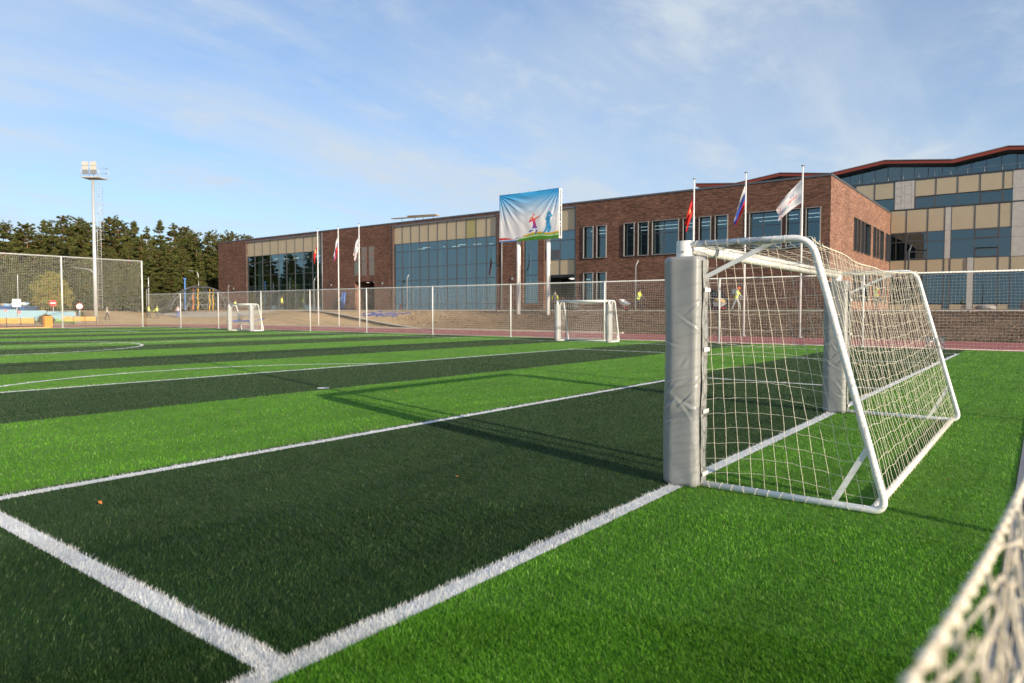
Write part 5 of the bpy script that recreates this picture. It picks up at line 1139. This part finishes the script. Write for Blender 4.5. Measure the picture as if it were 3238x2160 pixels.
m = MB(); m.box(-0.26,0.26,-0.22,0.22,0.05,0.92); m.build('liner', DARKM, bn)
for k in range(6): m = MB(); m.box(-0.29+0.1*k,-0.20+0.1*k,-0.255,-0.222,0.02,1.0); m.build('slat', ORANGE, bn)
for k in range(5): m = MB(); m.box(-0.29,-0.262,-0.22+0.09*k,-0.14+0.09*k,0.02,1.0); m.build('slat', ORANGE, bn)
def mural_mat():
    m = bpy.data.materials.new('painted_mural'); m.use_nodes = True; t = m.node_tree; p = t.nodes['Principled BSDF']; p.inputs['Roughness'].default_value = 0.6
    tc = t.nodes.new('ShaderNodeTexCoord'); sp = t.nodes.new('ShaderNodeSeparateXYZ'); t.links.new(tc.outputs['Object'], sp.inputs[0])
    n = t.nodes.new('ShaderNodeTexNoise'); n.inputs['Scale'].default_value = 1.6; n.inputs['Detail'].default_value = 5; t.links.new(tc.outputs['Object'], n.inputs[0])
    ad = t.nodes.new('ShaderNodeMath'); ad.operation = 'MULTIPLY_ADD'; t.links.new(n.outputs[0], ad.inputs[0]); ad.inputs[1].default_value = 1.1; t.links.new(sp.outputs[2], ad.inputs[2])
    cr = t.nodes.new('ShaderNodeValToRGB'); t.links.new(ad.outputs[0], cr.inputs[0]); e = cr.color_ramp.elements
    e[0].position = 0.55; e[0].color = (0.16,0.32,0.06,1); e[1].position = 0.95; e[1].color = (0.28,0.45,0.52,1); q = e.new(0.78); q.color = (0.30,0.40,0.16,1)
    v = t.nodes.new('ShaderNodeTexVoronoi'); v.inputs['Scale'].default_value = 1.0; t.links.new(tc.outputs['Object'], v.inputs['Vector']); lt = t.nodes.new('ShaderNodeMath'); lt.operation = 'LESS_THAN'; lt.inputs[1].default_value = 0.26; t.links.new(v.outputs['Distance'], lt.inputs[0])
    mx = t.nodes.new('ShaderNodeMix'); mx.data_type = 'RGBA'; t.links.new(lt.outputs[0], mx.inputs[0]); t.links.new(cr.outputs[0], mx.inputs[6]); mx.inputs[7].default_value = (0.55,0.28,0.27,1); t.links.new(mx.outputs[2], p.inputs['Base Color']); return m
MURAL = mural_mat()
def at_line(t): return (22.0+7.1*t, 90.0-9.2*t)
mf = thing('painted_board_fence', 'low board fence painted with sky, grass and pink flowers', 'fence', (25.0,86.0,float(hgt(25,86))), world=True)
for k in range(7):
    (xa,ya),(xb,yb) = at_line(-0.9+0.27*k), at_line(-0.9+0.27*(k+0.97)); z = float(hgt((xa+xb)/2,(ya+yb)/2)); m = MB(); m.beam((xa,ya,z+0.72),(xb,yb,z+0.72),0.04,1.15); bo = m.build('painted_panel', MURAL, mf)
    m = MB(); m.tube([(xa,ya,z),(xa,ya,z+1.3)],0.035,6); m.build('post', GREYM, mf)
b2 = thing('painted_slide_panel', 'upright blue and green painted panel beside the painted fence', 'panel', (29.2,81.8,float(hgt(29,82))), world=True)
m = MB(); m.beam((28.9,82.3,0.75),(29.35,81.7,0.75),0.05,1.25); m.build('panel', MURAL, b2); m = MB(); m.beam((29.45,81.6,0.2),(29.55,81.4,1.45),0.25,0.05); m.build('slide', mat('light_blue', (0.25,0.45,0.6),0.5), b2)
def sign(name, label, x, y, z, pole_z0, build_face):
    r_ = thing(name, label, 'sign', (x,y,pole_z0), world=True); q = MB(); q.tube([(x+0.04,y+0.04,pole_z0),(x+0.04,y+0.04,z+0.3)],0.03,6); q.build('pole', GALV, r_); build_face(r_)
n_ = Vector((-0.5,-0.86,0)).normalized(); s_ = Vector((0.86,-0.5,0))
def disc(c, r, mm, parent, name, off=0.0):
    c = Vector(c)+n_*off; q = MB(); q.poly([c+s_*r*math.cos(2*math.pi*i/20)+Vector((0,0,1))*r*math.sin(2*math.pi*i/20) for i in range(20)], n_*0.012); q.build(name, mm, parent)
def plate(c, hw, hh, mm, parent, name, off=0.0): c = Vector(c)+n_*off; Z = Vector((0,0,1)); q = MB(); q.poly([c-s_*hw-Z*hh, c+s_*hw-Z*hh, c+s_*hw+Z*hh, c-s_*hw+Z*hh], n_*0.012); q.build(name, mm, parent)
RED = mat('sign_red', (0.55,0.03,0.03), 0.4)
def f_noentry(r_): disc((27.6,83.0,2.3), 0.36, RED, r_, 'disc'); plate((27.6,83.0,2.3), 0.25, 0.06, WHITE, r_, 'white_bar', 0.014)
sign('no_entry_sign', 'round red no-entry sign with a white bar by the yellowing tree', 27.6, 83.0, 2.3, 0.3, f_noentry)
def f_speed(r_): disc((29.3,80.6,1.95), 0.34, RED, r_, 'ring'); disc((29.3,80.6,1.95), 0.29, WHITE, r_, 'face', 0.014); plate((29.3,80.6,1.95), 0.05, 0.10, mat('sign_grey',(0.2,0.2,0.2),0.5), r_, 'mark', 0.028)
sign('round_sign', 'round white road sign with a thin red ring left of the mast', 29.3, 80.6, 1.95, 0.2, f_speed)
def f_board(r_): plate((25.2,86.2,2.3), 0.40, 0.42, WHITE, r_, 'board'); plate((25.2,86.2,2.32), 0.03, 0.20, mat('sign_grey',(0.2,0.2,0.2),0.5), r_, 'mark', 0.014)
sign('notice_board', 'square white notice board standing above the painted fence', 25.2, 86.2, 2.3, 0.3, f_board)
ct = thing('waste_container', 'long blue waste container heaped with rubbish behind the painted fence', 'container', (25.0,92.5,0.7), R(-52))
BLUE = mat('container_blue', (0.04,0.10,0.24), 0.55, var=0.2, vscale=3)
m = MB(); m.poly([(-4.5,-1,0.1),(3.6,-1,0.1),(4.2,-1,1.3),(-4.5,-1,1.3)], (0,2,0)); m.build('body', BLUE, ct)
for k in range(9): m = MB(); m.box(-4.4+0.95*k,-4.3+0.95*k,-1.05,-1.002,0.15,1.28); m.build('rib', BLUE, ct)
rbm = [mat('rubbish_white',(0.62,0.62,0.6),0.7), mat('rubbish_tan',(0.4,0.28,0.18),0.8), mat('rubbish_blue',(0.28,0.42,0.58),0.6)]
rr_ = random.Random(3)
for k in range(16): m = MB(); m.sphere((-4+0.5*k+rr_.uniform(-0.2,0.2), rr_.uniform(-0.8,0.5), 1.32+rr_.uniform(-0.05,0.25)), rr_.uniform(0.2,0.42), jitter=0.3, squash=(1.3,1,0.6), nu=8, nv=5); m.build('rubbish_piece', rbm[k%3], ct)
hw = thing('rubbish_heap', 'white sack and debris piled right of the blue container', 'rubbish', (28.6,88.2,float(hgt(28.6,88.2))))
for k in range(6): m = MB(); m.sphere((rr_.uniform(-0.9,0.9), rr_.uniform(-0.5,0.5), 0.35+0.18*(k%3)), rr_.uniform(0.35,0.6), jitter=0.25, squash=(1.2,1,0.75), nu=9, nv=6); m.build('sack', rbm[(0,0,2,1,0,1)[k]], hw)
# climbing dome in the play yard
dm = thing('climbing_dome', 'large grey rope climbing dome in the play yard by the wood', 'play frame', (49.0,92.0,1.45))
m = MB(); Rr = 4.2
ringp = lambda e, k, n: (Rr*math.cos(e)*math.cos(2*math.pi*k/n), Rr*math.cos(e)*math.sin(2*math.pi*k/n), Rr*0.85*math.sin(e))
for k in range(10):
    m.tube([ringp(R(a), k+ (a/180.0), 10) for a in range(0, 91, 10)], 0.05, 6); m.tube([ringp(R(a), k-(a/60.0), 10) for a in range(0, 91, 10)], 0.035, 5)
for e in (15, 32, 50, 68): m.tube([ringp(R(e), k, 20) for k in range(21)], 0.035, 5)
m.build('dome_frame', mat('dome_grey', (0.13,0.13,0.135), 0.5, 0.3), dm)
YR = mat('yellow_rope', (0.55,0.33,0.03), 0.7); OR2 = mat('orange_rope', (0.55,0.16,0.03), 0.7)
for j, (dx_, mm) in enumerate(((-1.6,OR2),(-0.9,YR),(0.8,YR),(1.3,YR))): q = MB(); q.tube([(dx_,-1.0+0.1*math.sin(z*4),z) for z in np.linspace(0.2,3.1,12)],0.09,6); q.build('hanging_rope', mm, dm)
q = MB(); q.tube([(-2.0,0.4,0),(-2.0,0.4,4.6)],0.09,8); q.sphere((-2.0,0.4,4.5),0.22,squash=(1,1,0.6)); q.build('centre_mast', mat('play_blue',(0.10,0.25,0.6),0.5), dm)
# blue hoses on the sand
HOSE = mat('blue_hose', (0.04,0.07,0.30), 0.5)
for lab, c, n_t, sd in (('tangled blue hose on the sand beyond the far small goal', (42.5,70.5), 60, 2), ('tangled blue hose on the bank below the wide glazed bay', (44.0,48.5), 60, 4)):
    q = np.random.default_rng(sd); P = []; a = 0.0
    for k in range(n_t): a += q.normal(0,0.6)+0.25; P.append((c[0]+0.5*math.sin(k*0.5)+0.2*q.normal(), c[1]-3.2+6.4*k/n_t+0.5*math.cos(k*0.8)))
    m = MB(); m.tube([(x,y,float(hgt(x,y))+0.06+0.03*math.sin(i)) for i,(x,y) in enumerate(P)], 0.045, 6); m.build('garden_hose', HOSE, label=lab, cat='hose')

# ------------------------------------------------------------------ people
def person(label, x, y, z, rz, vest, trouser, skin=(0.45,0.28,0.2), head=None, lean=0.0, arms='down', stride=0.15, h=1.74, bend=0.0, sleeves=None):
    """one skinned body; faces are coloured by the limb they belong to"""
    k = h/1.74; V = []; E_ = []; RD = []
    def v(p, r): V.append((p[0]*k,p[1]*k,p[2]*k)); RD.append((r*k,r*k)); return len(V)-1
    def e(a, b): E_.append((a,b))
    ly = lean
    pel = v((0,0,0.94),0.13); ab = v((0,-0.05*ly,1.10),0.125); ch = v((0,-0.18*ly,1.30),0.145); nk = v((0,-0.30*ly,1.47),0.06); hd0 = v((0,-0.36*ly-0.01,1.56),0.075); hd1 = v((0,-0.40*ly-0.015,1.66),0.082)
    e(pel,ab); e(ab,ch); e(ch,nk); e(nk,hd0); e(hd0,hd1)
    for s in (-1,1):
        st = stride*s; hip = v((0.09*s,0,0.88),0.095); kn = v((0.10*s,-st*0.55-0.03-bend*0.15,0.50),0.065); an = v((0.10*s,-st*0.9+0.03,0.09),0.045); toe = v((0.11*s,-st*0.9-0.15,0.035),0.036)
        e(pel,hip); e(hip,kn); e(kn,an); e(an,toe)
        sh = v((0.18*s,-0.20*ly,1.38),0.062); e(ch,sh)
        if arms == 'forward': el = v((0.23*s,-0.20*ly-0.16,1.12),0.047); wr = v((0.22*s,-0.20*ly-0.42,0.92),0.036); hn = v((0.21*s,-0.20*ly-0.50,0.87),0.034)
        elif arms == 'walk': el = v((0.25*s,-0.2*ly+0.08*s,1.10),0.047); wr = v((0.25*s,-0.2*ly-0.05+0.17*s,0.87),0.036); hn = v((0.25*s,-0.2*ly-0.07+0.19*s,0.80),0.034)
        else: el = v((0.24*s,-0.2*ly,1.10),0.047); wr = v((0.24*s,-0.2*ly-0.10,0.86),0.036); hn = v((0.24*s,-0.2*ly-0.12,0.79),0.034)
        e(sh,el); e(el,wr); e(wr,hn)
    me = bpy.data.meshes.new('body'); me.from_pydata(V, E_, []); tmp = bpy.data.objects.new('tmp', me); COL.objects.link(tmp)
    sk = tmp.modifiers.new('s','SKIN'); sk.use_smooth_shade = True; ss = tmp.modifiers.new('u','SUBSURF'); ss.levels = 1; ss.render_levels = 1
    for i, rd in enumerate(RD): me.skin_vertices[0].data[i].radius = rd; me.skin_vertices[0].data[i].use_root = (i == 0)
    dg = bpy.context.evaluated_depsgraph_get(); nm = bpy.data.meshes.new_from_object(tmp.evaluated_get(dg)); bpy.data.objects.remove(tmp)
    tagc = lambda c: '%02x%02x%02x' % tuple(int(255*q) for q in c)
    ms = [mat('cloth_'+tagc(vest), vest, 0.85, var=0.1, vscale=20), mat('cloth_'+tagc(trouser), trouser, 0.85), mat('skin_'+tagc(skin), skin, 0.6), mat('boot', (0.03,0.028,0.025), 0.7), mat('sleeve_'+tagc(sleeves or vest), sleeves or vest, 0.85)]
    nm.materials.clear()
    for q in ms: nm.materials.append(q)
    for p in nm.polygons:
        c = p.center/k; p.use_smooth = True
        if c.z > 1.47 : p.material_index = 2
        elif abs(c.x) > 0.19 and c.z < 0.90: p.material_index = 2
        elif abs(c.x) > 0.185 and c.z < 1.40 and c.z > 0.9: p.material_index = 4
        elif c.z < 0.10: p.material_index = 3
        elif c.z < 0.94: p.material_index = 1
        else: p.material_index = 0
    r_ = thing('person', label, 'person', (x,y,z), rz, group='people on the far side of the pitch')
    b = bpy.data.objects.new('body', nm); COL.objects.link(b); b.parent = r_
    hz = (1.66*k, (-0.40*ly-0.015)*k)
    m = MB()
    if head and head[0] == 'helmet': m.sphere((0,hz[1]-0.01,hz[0]+0.03), 0.115, squash=(1,1.15,0.75), nu=12, nv=8); m.tube([(0,hz[1]-0.04,hz[0]-0.005),(0,hz[1]-0.04,hz[0]+0.008)], 0.15, 14); m.build('helmet', mat('helmet_'+tagc(head[1]), head[1], 0.4), r_)
    else: m.sphere((0,hz[1]+0.015,hz[0]+0.03), 0.098, squash=(1,1.1,0.85), nu=12, nv=8); m.build('hair', mat('hair_dark', (0.05,0.035,0.025), 0.8), r_)
    f = MB(); f.sphere((0,hz[1]-0.088*k,hz[0]-0.03), 0.014, nu=6, nv=5); f.build('nose', ms[2], r_)
    if vest[0] > 0.4 and vest[1] > 0.4:
        for z_ in (1.08, 1.22):
            q = MB(); q.grid(np.array([[(0.155*math.cos(a)*k, (-0.10*ly+0.135*math.sin(a))*k, (z_+dz)*k) for a in np.linspace(0,6.283,17)] for dz in (0,0.045)])); q.build('reflective_band', mat('reflective', (0.7,0.7,0.7), 0.3), r_)
    return r_
HV = (0.62,0.66,0.05)
zt = lambda x,y: float(hgt(x,y))+0.03
person('worker in yellow vest pushing a tilted wheelbarrow below the brick wall', 48.2, 23.3, zt(48.2,23.3), R(-15), HV, (0.03,0.03,0.035), arms='forward', lean=0.5, stride=0.3, sleeves=(0.12,0.12,0.13))
person('worker with orange helmet and yellow vest pushing a loaded wheelbarrow', 48.6, 15.55, zt(48.6,15.5), R(-10), HV, (0.30,0.31,0.32), head=('helmet',(0.8,0.13,0.02)), arms='forward', lean=0.4, stride=0.32, sleeves=(0.35,0.36,0.36))
person('worker in yellow vest and red top seen through the near goal net', 48.2, 6.3, zt(48.2,6.3), R(60), HV, (0.05,0.05,0.07), arms='down', sleeves=(0.35,0.04,0.03))
person('person in a dark jacket with yellow shoulders by the passage under the school', 49.3, 32.0, zt(49.3,32.0), R(120), (0.06,0.06,0.07), (0.04,0.04,0.05), arms='down', lean=0.5, sleeves=HV)
person('worker in yellow vest standing left of the corner fence post', 41.4, 91.0, zt(41.4,91.0), R(40), HV, (0.05,0.05,0.06), arms='down', sleeves=(0.3,0.33,0.05))
person('second worker in yellow vest beside the corner fence post, facing the first', 42.3, 90.6, zt(42.3,90.6), R(-120), (0.60,0.64,0.08), (0.06,0.06,0.09), arms='forward')
person('worker in a yellow jacket standing right of the climbing dome', 51.2, 86.8, zt(50,86.8), R(20), (0.66,0.66,0.10), (0.03,0.03,0.04), arms='walk', sleeves=(0.62,0.62,0.1))
person('person in pale shirt and blue shorts walking by the climbing dome', 45.5, 91.5, zt(45.5,91.5), R(100), (0.55,0.42,0.38), (0.06,0.12,0.40), arms='walk', stride=0.25)
person('person in beige jacket and black trousers walking past the mast', 34.9, 87.6, zt(34.9,87.6), R(70), (0.42,0.36,0.28), (0.02,0.02,0.025), arms='walk', stride=0.24)
person('person in a yellow vest far off at the foot of the left glazed bay', 51.6, 76.4, zt(51.6,76.4), R(30), HV, (0.05,0.05,0.05), arms='down', bend=0.5)

# ------------------------------------------------------------------ wheelbarrows, piles, rocks
RBAR = mat('barrow_red', (0.40,0.03,0.03), 0.45)
def barrow(label, x, y, rz, tilt, load=False):
    r_ = thing('wheelbarrow', label, 'wheelbarrow', (x,y,zt(x,y)), rz, group='wheelbarrows on the walkway'); r_.rotation_euler = (0,0,rz)
    c, s = math.cos(tilt), math.sin(tilt)
    def T(p): yy, zz = p[1]+0.55, p[2]-0.2; return (p[0], -0.55+yy*c-zz*s, 0.2+yy*s+zz*c)       # tips about the wheel axle
    m = MB(); top = [(-0.32,-0.55,0.62),(0.32,-0.55,0.62),(0.32,0.30,0.60),(-0.32,0.30,0.60)]; bot = [(-0.20,-0.30,0.32),(0.20,-0.30,0.32),(0.22,0.18,0.32),(-0.22,0.18,0.32)]
    V = [T(p) for p in top+bot]; m.add(V, [(7,6,5,4),(0,1,5,4),(1,2,6,5),(2,3,7,6),(3,0,4,7)]); m.build('tray', GALV, r_)
    for sx in (-1,1): m = MB(); m.tube([T((0.05*sx,-0.55,0.2)),T((0.2*sx,0.1,0.30)),T((0.26*sx,0.85,0.55))],0.018,6); m.build('handle', RBAR, r_); m = MB(); m.tube([T((0.2*sx,0.2,0.3)),T((0.22*sx,0.30,0.0))],0.016,6); m.build('leg', RBAR, r_)
    m = MB(); P = [(0.0, -0.55+0.17*math.cos(a), 0.2+0.17*math.sin(a)) for a in np.linspace(0,6.283,19)]; m.tube(P,0.045,6,caps=False); w_ = m.build('tyre', BLACK, r_); m = MB(); m.tube([(-0.04,-0.55,0.2),(0.04,-0.55,0.2)],0.12,12); m.build('rim', RBAR, w_)
    if load: m = MB(); m.sphere((0,-0.15,0.72),0.34,jitter=0.25,squash=(1,1.2,0.7),nu=12,nv=8); m.build('load', mat('load_tan',(0.45,0.30,0.15),0.9,var=0.3,vscale=8), r_)
barrow('red wheelbarrow tipped forward in front of the worker by the lamp post', 47.9, 24.6, R(-15), R(28))
barrow('red wheelbarrow loaded with tan bags beside the black heap', 48.4, 16.85, R(-10), R(4), True)
bp_ = thing('covered_heap', 'black plastic covered heap behind the loaded wheelbarrow', 'heap', (49.8,18.2,zt(49.8,18.2)))
P = np.zeros((26,34,3))
for i in range(26):
    for j in range(34):
        u, v_ = i/25*2-1, j/33*2-1; e_ = max(0,1-u*u)*max(0,1-v_*v_*v_*v_); P[i,j] = (1.0*u, 1.7*v_, 1.55*e_**0.6+0.18*mnoise.noise(Vector((i*0.5,j*0.5,2.0)))*e_)
m = MB(); m.grid(P); m.build('plastic_sheet', mat('black_plastic',(0.02,0.02,0.023),0.25), bp_)
br = thing('branch_pile', 'pile of cut bare branches and sacks by the school passage', 'branches', (48.6,31.0,zt(48.6,31)))
q = np.random.default_rng(8); m = MB()
for k in range(150):
    a = q.uniform(0,6.28); c = (q.normal(0,0.35),q.normal(0,0.9)); l_ = q.uniform(0.6,1.5); m.tube([(c[0],c[1],q.uniform(0.02,0.9)),(c[0]+math.cos(a)*l_*0.5,c[1]+math.sin(a)*l_*0.5,q.uniform(0.3,1.35))],[0.018,0.008],4,caps=False)
m.build('twigs', mat('twig_brown',(0.17,0.12,0.08),0.9), br, kind='stuff')
m = MB(); m.sphere((0.2,-1.2,0.4),0.55,jitter=0.15,squash=(1,1,0.8)); m.build('dark_sack', BLACK, br)
pp = thing('pipe_bundle', 'pair of upright blue pipes leaning at the far brick entrance', 'pipes', (52.4,65.0,zt(52.4,65)))
for k in range(2): m = MB(); m.tube([(0,0.4*k,0),(0.25,0.4*k-0.05,2.1)],0.15,10); m.build('pipe', mat('pipe_blue',(0.05,0.12,0.35),0.5), pp)
ROCK = mat('grey_rock', (0.30,0.28,0.25), 0.9, var=0.3, vscale=2.5, bump=0.5, bscale=4)
def rock(label, x, y, s, sd):
    q = MB(); nu, nv = 18, 12; V = []; F = []
    for i in range(nv+1):
        for j in range(nu):
            th = math.pi*i/nv; ph = 2*math.pi*j/nu; d = Vector((math.sin(th)*math.cos(ph), math.sin(th)*math.sin(ph), math.cos(th))); r = 1+0.28*mnoise.noise(d*1.5+Vector((sd,0,0)))+0.1*mnoise.noise(d*4+Vector((sd,3,0))); V.append((d.x*r*s[0],d.y*r*s[1],max(-0.1,d.z*r*s[2]+s[2]*0.55)))
    for i in range(nv):
        for j in range(nu): F.append((i*nu+j,(i+1)*nu+j,(i+1)*nu+(j+1)%nu,i*nu+(j+1)%nu))
    q.add(V,F,0,True); o = q.build('boulder', ROCK, label=label, cat='boulder', group='boulders by the classroom wing'); o.location = (x,y,zt(x,y)-0.05)
rock('large pale boulder at the right edge before the classroom wing', 66.0, -1.7, (0.7,0.9,0.66), 1.3)
rock('low wide boulder left of the large one before the classroom wing', 67.5, 1.5, (0.5,0.75,0.30), 4.1)

# ------------------------------------------------------------------ fallen leaves on the turf
LEAF = [mat('leaf_orange',(0.50,0.17,0.03),0.7), mat('leaf_yellow',(0.52,0.33,0.05),0.7), mat('leaf_brown',(0.30,0.12,0.04),0.7)]
def leaf(label, x, y, s, rz, mm):
    m = MB(); P = [(0,-1.0),(0.35,-0.45),(0.62,-0.1),(0.36,0.15),(0.30,0.6),(0,1.0),(-0.28,0.55),(-0.42,0.2),(-0.66,-0.15),(-0.3,-0.5)]
    s *= 0.6; m.poly([(a*s, b*s, 0.3*s*math.sin(a*3+b*2)+0.3*s*abs(a)) for a,b in P], (0,0,0.0012)); o = m.build('fallen_leaf', mm, label=label, cat='leaf', group='fallen leaves on the turf'); o.location = (x,y,0.030); o.rotation_euler = (0.2,0.15,rz)
leaf('orange leaf lying on the dark stripe near the left edge', 0.55, 3.05, 0.035, 0.4, LEAF[0])
leaf('small orange leaf on the dark stripe left of the near post shadow', 2.75, 1.55, 0.028, 1.4, LEAF[0])
leaf('brown leaf on the bright turf below the back of the near goal', 2.55, -1.45, 0.028, 2.2, LEAF[2])
leaf('orange leaf on the bright stripe just left of the goal shadow corner', 6.75, 6.6, 0.035, 0.9, LEAF[0])
leaf('yellow leaf on the bright stripe left of the penalty spot', 4.9, 7.6, 0.035, 2.9, LEAF[1])
leaf('yellow leaf on the bright turf right of the near goal', 11.0, -1.3, 0.035, 0.2, LEAF[1])
leaf('orange leaf on the bright turf nearest the right kerb', 9.6, -1.7, 0.032, 1.2, LEAF[0])
leaf('brown leaf against the rear bar of the near goal', 5.2, -1.75, 0.03, 1.9, LEAF[2])
